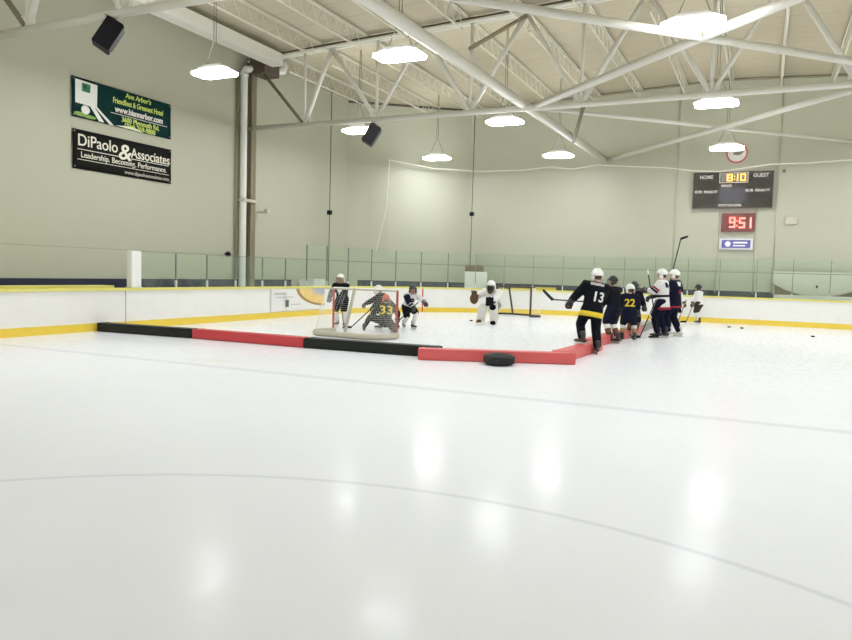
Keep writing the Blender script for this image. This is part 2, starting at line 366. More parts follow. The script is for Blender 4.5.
# ------------------------------------------------------------------ lamps
LX = [-11.1, -5.78, .42, 6.2, 11.4]; LY = [28.0, 21.45, 14.2, 7.2, -9, -17, -25]
lampm = None
def lamp(x, y, label, group, dz=0):
    global lampm
    o = empty('hanging_lamp', (x, y, 6.6 + dz))
    if lampm is None:
        def tray(levels):
            h = bmesh.new(); v = []
            for zz, a, b_ in levels:
                c_ = .3 * b_
                v.append([h.verts.new((px, py, zz)) for px, py in ((-a + c_, -b_), (a - c_, -b_), (a, -b_ + c_), (a, b_ - c_), (a - c_, b_), (-a + c_, b_), (-a, b_ - c_), (-a, -b_ + c_))])
            h.faces.new(v[0]); h.faces.new(v[-1])
            for q in range(len(v) - 1):
                for k in range(8): h.faces.new((v[q][k], v[q][(k + 1) % 8], v[q + 1][(k + 1) % 8], v[q + 1][k]))
            return h
        housing = mk('housing', tray(((.022, .48, .245), (.1, .45, .22), (.2, .28, .14))), M['lamp_body'], o)
        lens = mk('lens', tray(((-.05, .5, .27), (-.035, .56, .325), (.02, .565, .33))), M['lens'], o)
        lampm = (housing.data, lens.data)
    else:
        for nme, d in zip(('housing', 'lens'), lampm): link(bpy.data.objects.new(nme, d), o)
    zc = deck_z(x) - 6.6 - dz - .02
    bm = bmesh.new()
    for s in (-1, 1): loft(bm, [(s * .3, 0, .19), (s * .04, 0, .8), (s * .02, 0, zc)], .012, n=5, round_ends=False)
    mk('hanger_wire', bm, M['chain'], o)
    tag(o, label, 'lamp', group)
rn = ['the far row by the end wall', 'the middle row near the far truss', 'the nearest row in view']
cn = ['left', 'centre', 'right']
for j, yy in enumerate(LY):
    for i, xx in enumerate(LX):
        vis = i < 3 and j < 3
        lamp(xx, yy, f'bright hanging rink lamp, {cn[i]} one of {rn[j]}' if vis else 'bright hanging rink lamp over the part of the ice outside the picture', 'rink lamps in view' if vis else 'rink lamps outside the picture', {(1, 2): -.1, (1, 1): -.11, (0, 1): -.08, (2, 2): -.15, (2, 0): -.13, (1, 0): -.13}.get((i, j), 0))

# ------------------------------------------------------------------ dasher boards
HW, RL, RR = 12.95, 30.335, 8.53
def rink_path(off, y0=-RL, seg=14):
    hw, L, r = HW + off, RL + off, RR + off; p = []
    for (cx, cy, a0) in ((-(HW - RR), -(RL - RR), 1.5), (-(HW - RR), RL - RR, 1.0), (HW - RR, RL - RR, .5), (HW - RR, -(RL - RR), 0.0)):
        for k in range(seg + 1):
            a = PI * (a0 - .5 * k / seg); p.append(V((cx + r * math.cos(a), cy + r * math.sin(a), 0)))
    return p
def loop_wall(off0, off1, z0, z1):
    bm = bmesh.new(); A, C = rink_path(off0), rink_path(off1); N = len(A); ring = []
    for i in range(N):
        ring.append([bm.verts.new((A[i].x, A[i].y, z0)), bm.verts.new((C[i].x, C[i].y, z0)), bm.verts.new((C[i].x, C[i].y, z1)), bm.verts.new((A[i].x, A[i].y, z1))])
    for i in range(N):
        for k in range(4): bm.faces.new((ring[i][k], ring[i][(k + 1) % 4], ring[(i + 1) % N][(k + 1) % 4], ring[(i + 1) % N][k]))
    return bm
boards = empty('dasher_boards', (0, 0, 0))
mk('facing', loop_wall(.015, .12, 0, 1.0), M['board'], boards)
mk('kick_plate', loop_wall(0, .016, 0, .2), M['yellow'], boards)
mk('cap_rail', loop_wall(-.02, .19, 1.0, 1.065), M['cap'], boards)
mk('gate_seam', B(-12.937, -12.928, 13.025, 13.037, .02, 1.0), M['chain'], boards)
a = PI * .5 + math.acos((27.05 - (RL - RR)) / RR) if False else math.asin((27.05 - (RL - RR)) / RR)
px_, py_ = -(HW - RR) - RR * math.cos(a), 27.05
mk('goal_line_mark', xform(B(-.02, .016, -.022, .022, .01, 1.0), Matrix.Translation((px_, py_, 0)) @ Matrix.Rotation(-a, 4, 'Z')), mat('goal_line_red', (.55, .04, .05), .4), boards)
# sponsor panel on the boards
ad = mat('board_advert', (.8, .8, .78), .35); n, l, b = nt(ad)
tc = n.new('ShaderNodeTexCoord'); sp = n.new('ShaderNodeSeparateXYZ'); l.new(tc.outputs['Object'], sp.inputs[0])
yy, zz = sp.outputs['Y'], sp.outputs['Z']
d1 = math_(n, l, 'DIVIDE', math_(n, l, 'SUBTRACT', yy, 3.25), 1.85); d2 = math_(n, l, 'DIVIDE', math_(n, l, 'SUBTRACT', zz, 1.05), .7)
rad = math_(n, l, 'SQRT', math_(n, l, 'ADD', math_(n, l, 'MULTIPLY', d1, d1), math_(n, l, 'MULTIPLY', d2, d2)))
pic = math_(n, l, 'LESS_THAN', rad, 1.)
wv = n.new('ShaderNodeTexNoise'); wv.inputs['Scale'].default_value = 2.6; l.new(tc.outputs['Object'], wv.inputs['Vector'])
gold = mixcol(n, l, wv.outputs['Fac'], (.72, .46, .07), (.85, .72, .35))
edge = n.new('ShaderNodeMapRange'); l.new(rad, edge.inputs[0]); edge.inputs[1].default_value = .35; edge.inputs[2].default_value = .6
blue = mixcol(n, l, edge.outputs[0], (.42, .45, .52), gold)
rim = math_(n, l, 'GREATER_THAN', rad, .9)
blue = mixcol(n, l, rim, blue, (.34, .22, .07))
l.new(mixcol(n, l, pic, (.80, .80, .78), blue), b.inputs['Base Color'])
bm = bmesh.new(); fr = []
for k in range(17):
    yq = 3.2 * k / 16; ya = 19.05 + yq; xa = -HW if ya < RL - RR else -(HW - RR) - math.sqrt(RR * RR - (ya - (RL - RR)) ** 2)
    xa += 12.928 - .0; fr.append([bm.verts.new((xa + .022 * 0 - .004, yq, .24)), bm.verts.new((xa + .006, yq, .24)), bm.verts.new((xa + .006, yq, .98)), bm.verts.new((xa - .004, yq, .98))])
for k in range(16):
    for q in range(4): bm.faces.new((fr[k][q], fr[k][(q + 1) % 4], fr[k + 1][(q + 1) % 4], fr[k + 1][q]))
bm.faces.new(fr[0]); bm.faces.new(fr[-1])
adp = mk('sponsor_panel', bm, ad, boards, loc=(-12.928 + .012, 19.05, 0))
gry = mat('advert_print_grey', (.5, .5, .5), .5); dk = mat('advert_print_dark', (.1, .12, .1), .5)
bm = bmesh.new()
for k in range(7): box(bm, .005, .007, .15 + k * .1, .22 + k * .1, .78, .86)
for k in range(11): box(bm, .005, .007, .25 + k * .09, .31 + k * .09, .68, .72)
for k in range(9): box(bm, .005, .007, 1.05 + k * .07, 1.1 + k * .07, .42, .46)
mk('print_bars', bm, gry, adp)
bm = B(.005, .008, .78, .96, .36, .6); box(bm, .008, .009, .83, .91, .46, .55); mk('print_emblem', bm, dk, adp)
# bench-side rail behind the open part of the left boards
o = mk('bench_rail', B(-13.75, -13.3, -20, 13.0, 1.02, 1.115, .01), M['cap']); tag(o, 'yellow-topped bench rail behind the left boards where no glass stands', 'rail')
tag(boards, 'white rink boards with yellow kick plate and yellow cap around the ice', 'boards')

# ------------------------------------------------------------------ shield glass
posts = [(-12.95, 13.59), (-12.95, 14.88), (-12.95, 16.12), (-12.95, 17.39), (-12.95, 18.71), (-12.95, 19.97), (-12.95, 21.24), (-12.93, 22.52), (-12.74, 23.72), (-12.37, 24.9), (-11.85, 26.0), (-11.19, 27.02), (-10.35, 27.92), (-9.41, 28.74), (-8.34, 29.37), (-7.19, 29.86), (-5.97, 30.19), (-4.68, 30.33), (-3.42, 30.34), (-2.17, 30.34), (-.89, 30.34), (.3, 30.34), (1.64, 30.34), (2.89, 30.34), (4.15, 30.34), (5.35, 30.25), (6.55, 30.05), (7.7, 29.65)]
def outward(x, y, d=.09):
    cx = max(min(x, HW - RR), -(HW - RR)); cy = min(y, RL - RR); v = V((x - cx, y - cy)); v.normalize(); return V((x, y)) + v * d
P2 = [outward(*p) for p in posts]
nlow = 0; ntall = 0
for i in range(len(P2)):
    tall = i >= 6; top = 2.56 if tall else 2.01
    p = P2[i]; nx = P2[min(i + 1, len(P2) - 1)] - P2[max(i - 1, 0)]; ang = math.atan2(nx.y, nx.x)
    o = mk('shield_post', B(-.022, .022, -.03, .03, 1.065, 1.26 if not tall else 1.26, .004), M['post'], None, False, (p.x, p.y, 0)); o.rotation_euler = (0, 0, ang)
    mk('upper_strip', B(-.013, .013, -.022, .022, 1.26, top), mat('strip_%d' % i, (.22, .25, .21), .4, .3) if i == 0 else bpy.data.materials['strip_0'], o)
    if not tall: tag(o, f'{ORD[i]} aluminium post of the low glass along the left boards', 'post', 'posts of the low glass')
    else: tag(o, f'{ORD[i - 6]} aluminium post of the tall glass, counted from its left end', 'post', 'posts of the tall glass')
    if i < len(P2) - 1:
        q = P2[i + 1]; d = q - p; L = d.length; a_ = math.atan2(d.y, d.x)
        if not tall:
            o = mk('glass_shield', B(.02, L - .02, -.006, .006, 1.067, top), M['glass'], None, False, (p.x, p.y, 0)); o.rotation_euler = (0, 0, a_)
            mk('top_edge', B(.02, L - .02, -.008, .008, top, top + .012), bpy.data.materials['strip_0'], o)
            tag(o, f'{ORD[i]} low clear glass panel along the left boards, counted from the white pillar', 'glass panel', 'low glass panels')
        else:
            o = empty('glass_shield', (p.x, p.y, 0), a_)
            mk('lower_pane', B(.02, L - .02, -.006, .006, 1.067, 2.02), M['glass'], o)
            mk('upper_pane', B(.02, L - .02, -.006, .006, 2.045, top), M['glass'], o)
            mk('joint_strip', B(.02, L - .02, -.014, .014, 2.02, 2.045), bpy.data.materials['strip_0'], o)
            tag(o, f'{ORD[i - 6]} tall greenish glass panel above the boards, counted from its left end', 'glass panel', 'tall glass panels')
o = empty('end_pillar', (-13.06, 13.42, 0))
mk('pad', B(-.1, .1, -.17, .17, 1.07, 2.03, .04), M['board'], o); mk('foot', B(-.11, .11, -.18, .18, 1.066, 1.09), M['post'], o)
tag(o, 'white padded pillar at the near end of the low glass on the left boards', 'pillar')

# ------------------------------------------------------------------ netting above the end glass
rp = [(-13.3, 27.8, 6.58), (-11.9, 29.28, 6.39), (-10.3, 30.6, 6.37), (-8.2, 30.7, 6.36), (-6.79, 30.7, 6.46), (-5.9, 30.7, 6.33), (-4.79, 30.7, 6.46), (-3.01, 30.7, 6.32), (-1.9, 30.7, 6.24), (-1.04, 30.7, 6.1), (.09, 30.7, 6.02), (1.0, 30.7, 6.14), (1.9, 30.7, 6.24), (3.2, 30.7, 6.24), (4.6, 30.7, 6.3), (8, 30.7, 6.35), (12.5, 30.7, 6.35)]
o = empty('safety_netting', (0, 30.7, 0))
mk('top_rope', loft(bmesh.new(), [V(p) - V((0, 30.7, 0)) for p in rp], .025, n=6), M['rope'], o, True)
bm = bmesh.new(); up = [bm.verts.new(V(p) - V((0, 30.7, 0))) for p in rp]; lo = [bm.verts.new((p[0], p[1] - 30.7, 2.3)) for p in rp]
for k in range(len(rp) - 1): bm.faces.new((up[k], up[k + 1], lo[k + 1], lo[k]))
mk('mesh_sheet', bm, M['netting'], o)
mk('side_rope', loft(bmesh.new(), [V((-13.3, -2.9, 6.58)), V((-13.38, -2.9, 4.6)), V((-13.75, -3.1, 2.6))], .02, n=6), M['rope'], o, True)
tag(o, 'fine white safety netting hung from a wavy rope before the end wall', 'netting')

# ------------------------------------------------------------------ hanging cables
def cable(x, y, ztop, zbox, zbot, label):
    o = empty('hanging_cable', (x, y, 0))
    mk('cable', tube(bmesh.new(), (0, 0, zbot), (0, 0, ztop), .02, 6), M['cable'], o, True)
    mk('sensor_box', B(-.09, .09, -.07, .07, zbox - .09, zbox + .09, .012), M['black'], o)
    tag(o, label, 'cable', 'hanging cables')
cable(-14.55, 25.0, deck_z(14.55), 4.05, 0, 'dark cable with small black box hanging beside the left wall corner')
cable(-10.3, 30.25, deck_z(10.3), 4.4, 0, 'dark cable with small black box hanging before the end wall')
o = empty('white_locker', (-9.9, 29.98, 0), PI / 8)
mk('body', B(-.5, .5, -.2, .2, 0, 1.78, .02), M['white'], o); mk('door', B(-.46, .46, -.22, -.2, .1, 1.66, .005), M['white'], o)
tag(o, 'plain white locker standing behind the corner glass', 'locker')
o = mk('brown_crate', B(-.42, .42, -.2, .2, 0, .3, .02), M['brown'], None, False, (-9.98, 29.97, 1.785)); o.rotation_euler = (0, 0, PI / 8)
tag(o, 'brown crate lying on top of the white locker behind the glass', 'crate')
o = mk('white_chest', B(-.35, .35, -.4, .4, 0, 1.3, .02), M['white'], None, False, (-14.5, 23.75, 0)); tag(o, 'white chest behind the tall glass at the end of the navy wall base', 'chest')

# ------------------------------------------------------------------ end wall: ledge, opening, tarp
o = mk('low_ledge', B(2.28, 7.5, EY - .3, EY - .006, 0, 1.2, .02), M['board']); tag(o, 'pale low ledge behind the glass below the sagging tarp', 'ledge')
o = mk('opening_shade_panel', B(2.3, 7.3, EY - .05, EY - .006, 1.2, 1.8), M['brown']); tag(o, 'dark brown panel standing in for the shaded opening below the sagging tarp', 'panel')  # dark brown sheet imitates the shade inside an opening
bm = bmesh.new(); N = 28; fr = []
for k in range(N + 1):
    t = k / N; x = 2.2 + 3.3 * t * 1.0; s = (t - .48) / .52
    zb = 1.19 + .56 * abs(s) ** 2.2; off = .05 * math.sin(k * 1.3)
    fr.append([bm.verts.new((x, EY - .16 + off * .3 + d, z)) for z in (2.12, zb + .05, zb) for d in (0,)] + [bm.verts.new((x, EY - .13 + off * .3, z)) for z in (zb, zb + .05, 2.12)])
for k in range(N):
    for q in range(6): bm.faces.new((fr[k][q], fr[k][(q + 1) % 6], fr[k + 1][(q + 1) % 6], fr[k + 1][q]))
bm.faces.new(fr[0]); bm.faces.new(fr[-1])
tarp = mk('tarp', bm, noisy(mat('tarp_cloth', (.56, .56, .48), .7), (.48, .48, .4), 3, .5), None, True); tag(tarp, 'pale sagging tarp with curved lower edge behind the right-hand glass', 'tarp')
mk('hem', loft(bmesh.new(), [(2.2 + 3.3 * k / N, EY - .15, 1.19 + .56 * abs((k / N - .48) / .52) ** 2.2) for k in range(N + 1)], .025, n=6), M['goalbase'], tarp, True)
o = empty('wall_tap', (3.75, EY - .17, 1.55)); mk('spout', loft(bmesh.new(), [(0, 0, 0), (0, 0, .12), (.06, -.02, .16), (.2, -.02, .16)], .014, n=6), M['steel_dim'], o, True); mk('handle', B(-.035, .035, -.04, .02, -.05, .05), M['charcoal'], o)
tag(o, 'small dark pipe fitting in front of the sagging tarp', 'fitting')

# ------------------------------------------------------------------ scoreboard, clock, signs
def plate(z): return Matrix.Translation(z) @ Matrix.Rotation(PI / 2, 4, 'X')    # text standing, facing -Y
SEG = {'0': 'abcdef', '1': 'bc', '4': 'fgbc', '5': 'afgcd', '8': 'abcdefg', '9': 'abcdfg'}
def seven(bm, ch, x, z, w, h, t, y):
    R = {'a': (x, x + w, z + h - t, z + h), 'd': (x, x + w, z, z + t), 'g': (x, x + w, z + h / 2 - t / 2, z + h / 2 + t / 2), 'f': (x, x + t, z + h / 2, z + h), 'e': (x, x + t, z, z + h / 2), 'b': (x + w - t, x + w, z + h / 2, z + h), 'c': (x + w - t, x + w, z, z + h / 2)}
    for s in SEG[ch]: a0, a1, c0, c1 = R[s]; box(bm, a0, a1, y - .01, y, c0, c1)
sb = empty('scoreboard', (.56, EY - .02, 4.62))
mk('cabinet', B(-1.46, 1.46, -.2, 0, 0, 1.4, .015), noisy(mat('scoreboard_face', (.02, .015, .011), .6, spec=.1), (.04, .028, .02), 4, .6), sb)
mk('frame', (lambda bm: (box(bm, -1.48, 1.48, -.215, .0, -.02, .012), box(bm, -1.48, 1.48, -.215, .0, 1.388, 1.42), box(bm, -1.48, -1.455, -.215, 0, -.02, 1.42), box(bm, 1.455, 1.48, -.215, 0, -.02, 1.42), bm)[-1])(bmesh.new()), M['darkbrown'], sb)
dp = mk('clock_window', B(-.5, .56, -.207, -.2, .98, 1.38), mat('clock_window_black', (.02, .015, .01), .3), sb)
bm = bmesh.new(); t = .018
for q in ((-.5, .56, .98, .98 + t), (-.5, .56, 1.38 - t, 1.38), (-.5, -.5 + t, .98, 1.38), (.56 - t, .56, .98, 1.38)): box(bm, q[0], q[1], -.212, -.206, q[2], q[3])
mk('window_border', bm, mat('border_cream', (.8, .75, .5), .5), dp)
bm = bmesh.new(); seven(bm, '8', -.22, 1.05, .2, .27, .036, -.208); seven(bm, '1', .1, 1.05, .09, .27, .04, -.208); seven(bm, '0', .27, 1.05, .2, .27, .036, -.208)
box(bm, .04, .075, -.218, -.208, 1.22, 1.255); box(bm, .04, .075, -.218, -.208, 1.1, 1.135)
mk('time_digits', bm, mat('amber_led', (1, .7, .05), .5, emit=1.7, ecol=(1, .6, .02)), dp)
wt = mat('scoreboard_lettering', (.75, .72, .68), .5)
for s, x, z, h, w in (('HOME', -.98, 1.22, .2, .5), ('GUEST', 1.02, 1.25, .2, .56), ('PERIOD', -.22, .86, .13, .4), ('PLYR  PENALTY', -.97, .63, .14, .86), ('PLYR  PENALTY', .93, .66, .14, .88), ('SHOTS ON GOAL', -.06, .09, .13, .86)):
    mk('lettering', xform(text_bm(s, h, .003, bold=.004, width=w), plate((x, -.207, z))), wt, sb)
bl = mat('faint_violet_led', (.022, .016, .03), .5)
mk('dark_display', B(-.5, .52, -.204, -.2, .2, .78), bl, sb)
tag(sb, 'black wall scoreboard with amber game time above the red clock', 'scoreboard')
ck = empty('wall_clock', (.83, EY - .02, 3.66))
mk('case', B(-.62, .62, -.16, 0, 0, .74, .015), mat('clock_case', (.05, .01, .01), .4, emit=.1, ecol=(1, .02, .02)), ck)
bm = bmesh.new(); seven(bm, '9', -.32, .16, .23, .42, .06, -.165); seven(bm, '5', .04, .14, .23, .42, .06, -.165); seven(bm, '1', .36, .14, .14, .42, .06, -.165)
box(bm, -.055, -.01, -.175, -.165, .4, .45); box(bm, -.055, -.01, -.175, -.165, .22, .27)
mk('time_digits', bm, mat('red_led', (1, .3, .25), .5, emit=2.4, ecol=(1, .16, .12)), ck)
tag(ck, 'red digital clock reading 9:51 below the scoreboard', 'clock')
sg = empty('lit_sign', (.8, EY - .02, 2.95))
mk('case', B(-.62, .62, -.12, 0, 0, .44, .015), mat('sign_case', (.75, .75, .8), .4), sg)
mk('face', B(-.53, .53, -.128, -.12, .06, .38), mat('sign_face', (.06, .05, .25), .4, emit=.2, ecol=(.16, .13, .55)), sg)
bm = bmesh.new(); box(bm, -.1, .42, -.134, -.128, .24, .31); box(bm, -.1, .34, -.134, -.128, .13, .18)
r_ = bmesh.ops.create_cone(bm, cap_ends=True, segments=20, radius1=.11, radius2=.11, depth=.006, matrix=Matrix.Translation((-.3, -.131, .22)) @ Matrix.Rotation(PI / 2, 4, 'X'))
mk('printed_mark', bm, mat('sign_print', (.8, .8, .9), .4, emit=.25, ecol=(.7, .7, 1)), sg)
tag(sg, 'small violet backlit sign in a white case below the red clock', 'sign')
rs = empty('round_sign', (.65, EY - .01, 6.8))
def disc(r, y, h=.02): 
    bm = bmesh.new(); bmesh.ops.create_cone(bm, cap_ends=True, segments=40, radius1=r, radius2=r, depth=h, matrix=Matrix.Translation((0, y, 0)) @ Matrix.Rotation(PI / 2, 4, 'X')); return bm
mk('border', disc(.4, -.01), mat('sign_red', (.6, .1, .1), .5), rs); mk('face', disc(.34, -.025), M['white'], rs)
bm = bmesh.new(); ball(bm, (.1, -.036, .08), .15, .006, .13); ball(bm, (.02, -.036, -.02), .17, .006, .07); mk('emblem', bm, mat('emblem_grey', (.22, .2, .2), .5), rs)
tag(rs, 'round white sign with red border high above the scoreboard', 'sign')
o = mk('junction_box', B(-.06, .06, -.06, 0, -.06, .06, .01), M['brown'], None, False, (2.38, EY, 6.03)); tag(o, 'tiny brown junction box right of the scoreboard top', 'junction box')
o = mk('speaker_box', B(-.2, .2, -.12, 0, -.14, .14, .02), M['steel_dim'], None, False, (2.73, EY, 4.1)); tag(o, 'small tan wall box right of the red clock', 'box')
for x, z0, z1, lab in ((.1, 1.2, 4.6, 'thin conduit down the end wall left of the red clock'), (1.5, 1.2, 4.6, 'thin conduit down the end wall right of the red clock'), (-1.6, 1.2, 9.5, 'thin conduit up the end wall left of the scoreboard'), (2.2, 1.2, 9.5, 'thin tall conduit up the end wall right of the scoreboard')):
    o = mk('conduit', tube(bmesh.new(), (x, EY - .03, z0), (x, EY - .03, z1), .022, 6), M['steel_dim'], None, True); tag(o, lab, 'pipe')

# ------------------------------------------------------------------ banners on the left wall
def banner_root(name, y0, y1, z0, z1, label, col, col2):
    o = empty(name, (-WX + .02, y0, z0)); w, h = y1 - y0, z1 - z0
    bm = bmesh.new(); N = 24
    g0 = []
    for k in range(N + 1):
        row = []
        for q in range(9):
            u, v = k / N, q / 8
            dep = .015 + .012 * math.sin(u * 9 + v * 3) * math.sin(v * PI)
            row.append(bm.verts.new((dep, w * u, h * v)))
        g0.append(row)
    for k in range(N):
        for q in range(8): bm.faces.new((g0[k][q], g0[k + 1][q], g0[k + 1][q + 1], g0[k][q + 1]))
    bmesh.ops.solidify(bm, geom=bm.faces[:], thickness=.008)
    mk('cloth', bm, noisy(mat(name + '_vinyl', col, .5, spec=.15), col2, 1.2, .9), o, True)
    for (a_, b2) in ((.06, .06), (w - .06, .06), (.06, h - .06), (w - .06, h - .06)): mk('grommet', ball(bmesh.new(), (.03, a_, b2), .02, .025, .025, 8), M['chain'], o)
    tag(o, label, 'banner', 'sponsor banners'); return o, w, h
def wtext(o, s, size, y, z, m, width=None, shear=0., bold=.0, align='LEFT'):
    # lettering on the left wall: reads along +Y, faces +X
    bm = text_bm(s, size, .004, align, bold, width, shear)
    mk('lettering', xform(bm, Matrix.Translation((.042, y, z)) @ Matrix(((0, 0, 1, 0), (1, 0, 0, 0), (0, 1, 0, 0), (0, 0, 0, 1)))), m, o)
def flat(o, name, pts, m, x=.04):
    bm = bmesh.new(); f = [bm.verts.new((x, p[0], p[1])) for p in pts]; bk = [bm.verts.new((x - .008, p[0], p[1])) for p in pts]
    bm.faces.new(f); bm.faces.new(list(reversed(bk)))
    for i in range(len(f)): bm.faces.new((f[i], bk[i], bk[(i + 1) % len(f)], f[(i + 1) % len(f)]))
    return mk(name, bm, m, o)
lw = mat('banner_white', (.85, .86, .82), .5); lime = mat('banner_lime', (.62, .78, .18), .5); dg = mat('banner_emblem_green', (.03, .22, .10), .5); cream = mat('banner_cream', (.85, .82, .7), .5)
o, w, h = banner_root('green_banner', 13.08, 16.6, 5.56, 6.62, 'dark green banner with white and lime lettering, upper of the two', (.006, .035, .045), (.01, .09, .075))
flat(o, 'white_sheet', [(.1, .38), (.78, .36), (.8, .98), (.1, 1.0)], lw)
flat(o, 'emblem', [(.3, .72), (.56, .71), (.57, .93), (.3, .94)], dg, .046)
wtext(o, 'H', .2, .36, .82, lw, .12, .2, .006)
flat(o, 'white_streak', [(.45, .5), (.58, .5), (1.02, 0.02), (.85, .02)], lw, .044)
flat(o, 'white_streak', [(.66, .42), (.74, .42), (1.35, 0.0), (1.2, .0)], lw, .044)
flat(o, 'white_streak', [(1.4, .02), (2.0, .1), (2.4, .0)], lw, .044)
bm = bmesh.new(); ball(bm, (.035, .42, .24), .012, .14, .12); mk('leaf_flower', bm, lw, o, True)
bm = bmesh.new(); ball(bm, (.033, .25, .1), .01, .2, .06); ball(bm, (.033, .55, .08), .01, .22, .05); mk('leaf_spray', bm, mat('leaf_green', (.25, .42, .08), .5), o, True)
wtext(o, "Ann Arbor's", .2, 1.75, .93, lime, .95, .1, .004)
wtext(o, 'Friendliest & Greenest Hotel', .22, 1.32, .71, lime, 1.85, .05, .004)
wtext(o, 'www.hiannarbor.com', .24, 1.38, .48, lw, 1.78, .05, .006)
flat(o, 'rule_line', [(1.25, .345), (3.35, .345), (3.35, .36), (1.25, .36)], lw)
wtext(o, '3600 Plymouth Rd.', .2, 1.62, .235, lime, 1.4, .05, .004)
wtext(o, '(734) 769-9800', .2, 1.72, .07, lime, 1.15, .05, .004)
o, w, h = banner_root('black_banner', 13.1, 16.62, 4.2, 5.25, 'black banner with cream lettering, lower of the two', (.012, .013, .011), (.025, .026, .022))
wtext(o, 'DiPaolo', .44, .16, .76, cream, 1.3, 0, .003)
wtext(o, '&', .62, 1.5, .66, cream, .46, .1, .008)
wtext(o, 'Associates', .4, 1.93, .69, cream, 1.5, 0, .003)
flat(o, 'rule_line', [(.14, .52), (1.5, .52), (1.5, .54), (.14, .54)], cream); flat(o, 'rule_line', [(1.95, .52), (3.4, .52), (3.4, .54), (1.95, .54)], cream)
wtext(o, 'Leadership. Becoming. Performance.', .22, .25, .385, cream, 3.05, 0, .001)
flat(o, 'rule_line', [(.14, .25), (3.4, .25), (3.4, .265), (.14, .265)], cream)
wtext(o, 'www.dipaoloassociates.com', .15, 1.7, .12, mat('banner_grey', (.5, .48, .4), .5), 1.7, 0, .002)

# ------------------------------------------------------------------ loudspeakers hung from the trusses
def loudspeaker(x, y, z, m, label, sc=1.0, yaw_=45):
    o = empty('loudspeaker', (x, y, z))
    R = Matrix.Rotation(math.radians(yaw_), 4, 'Z') @ Matrix.Rotation(math.radians(30), 4, 'Y')     # faces +X, tipped down
    T = R @ Matrix.Scale(sc, 4)
    bm = bmesh.new(); vs = []
    for (yy, w_) in ((-.19, .0), (.19, .0)): pass
    prof = [(-.2, -.2), (.2, -.27), (.2, .27), (-.2, .2)]
    a_ = [bm.verts.new((p[0], p[1], -.34)) for p in prof]; c_ = [bm.verts.new((p[0], p[1], .34)) for p in prof]
    bm.faces.new(a_); bm.faces.new(c_)
    for i in range(4): bm.faces.new((a_[i], a_[(i + 1) % 4], c_[(i + 1) % 4], c_[i]))
    bmesh.ops.bevel(bm, geom=bm.edges[:], offset=.02, segments=2, affect='EDGES')
    xform(bm, T); mk('cabinet', bm, m, o)
    mk('grille', xform(B(.2, .215, -.24, .24, -.31, .31, .005), T), M['charcoal'], o)
    mk('badge', xform(B(.215, .22, .12, .2, -.3, -.27), T), M['white'], o)
    bm = bmesh.new()
    top = R @ V((0, 0, .34 * sc))
    for s in (-1, 1): loft(bm, [R @ V((0, s * .2 * sc, .34 * sc)), V((top.x * .4, s * .1, .42 * sc)), V((0, s * .03, 6.55 - z))], .014, n=6)
    mk('bracket', bm, M['chain'], o)
    tag(o, label, 'speaker', 'hanging loudspeakers')
loudspeaker(-10.17, 10.1, 6.2, M['black'], 'black loudspeaker hung from the nearer truss above the banners', .88, 47)
loudspeaker(-9.92, 20.25, 6.1, M['charcoal'], 'dark grey loudspeaker hung from the far truss beside a lamp', .95, 26)

# ------------------------------------------------------------------ divider pads and tyre
def pad(x0, y0, x1, y1, m, label, wd=.28, h=.22, name='divider_pad'):
    a_, b2 = V((x0, y0)), V((x1, y1)); L = (b2 - a_).length; c = (a_ + b2) / 2
    o = empty(name, (c.x, c.y, 0), math.atan2(b2.y - a_.y, b2.x - a_.x))
    bm = B(-L / 2 + .004, L / 2 - .004, -wd / 2, wd / 2, .002, h, .02); mk('cover', bm, m, o)
    for s in (-1, 1): mk('strap', B(s * (L / 2 - .1) - .03, s * (L / 2 - .1) + .03, -wd / 2 - .004, wd / 2 + .004, h - .06, h + .004), m, o)
    mk('seam', B(-L / 2 + .01, L / 2 - .01, -wd / 2 - .003, -wd / 2 + .006, h - .032, h - .022), m, o)
    tag(o, label, 'pad', 'divider pads on the ice'); return o
pad(-12.925, 12.27, -10.03, 12.44, M['blackpad'], 'black divider pad touching the left boards')
pad(-10.03, 12.45, -6.92, 12.42, M['redpad'], 'red divider pad between the two black pads')
pad(-6.92, 12.42, -3.86, 12.60, M['blackpad'], 'black divider pad lying before the near goal')
pad(-4.09, 12.05, -1.33, 13.25, M['fadedpad'], 'red divider pad with the tyre lying against it')
pad(-1.66, 13.32, -1.55, 16.3, M['fadedpad'], 'faded red divider pad under the foot of the person numbered 13', .3)
pad(-1.78, 16.32, -1.72, 19.25, M['fadedpad'], 'faded red divider pad beside the second player in black', .3)
pad(-1.62, 19.6, -1.6, 22.6, M['fadedpad'], 'faded red divider pad showing between the numbered 22 player and the two adults', .3)
pad(-1.6, 22.62, -1.62, 25.6, M['greypad'], 'grey divider pad farthest along the row behind the players', .3)
def torus(bm, R_, r_, zc, sq=1., n=40, k=12):
    rings = [[bm.verts.new(((R_ + r_ * math.cos(b3)) * math.cos(a3), (R_ + r_ * math.cos(b3)) * math.sin(a3), zc + sq * r_ * math.sin(b3))) for b3 in [2 * PI * j / k for j in range(k)]] for a3 in [2 * PI * i / n for i in range(n)]]
    for i in range(n):
        for j in range(k): bm.faces.new((rings[i][j], rings[(i + 1) % n][j], rings[(i + 1) % n][(j + 1) % k], rings[i][(j + 1) % k]))
    return bm
o = empty('tyre', (-2.52, 12.33 - .0, 0)); o.location = (-2.5, 12.22, 0)
mk('sidewall', torus(bmesh.new(), .2, .09, .105, 1.12), M['rubber'], o, True)
bm = bmesh.new()
for k in range(36):
    a3 = 2 * PI * k / 36
    for zz in (.06, .105, .15): box(bm, .272, .294, -.016, .016, zz - .016, zz + .016, mtx=Matrix.Rotation(a3 + (zz - .1) * .5, 4, 'Z'))
mk('tread', bm, M['rubber'], o)
tag(o, 'small black tyre lying flat against the front red pad', 'tyre')
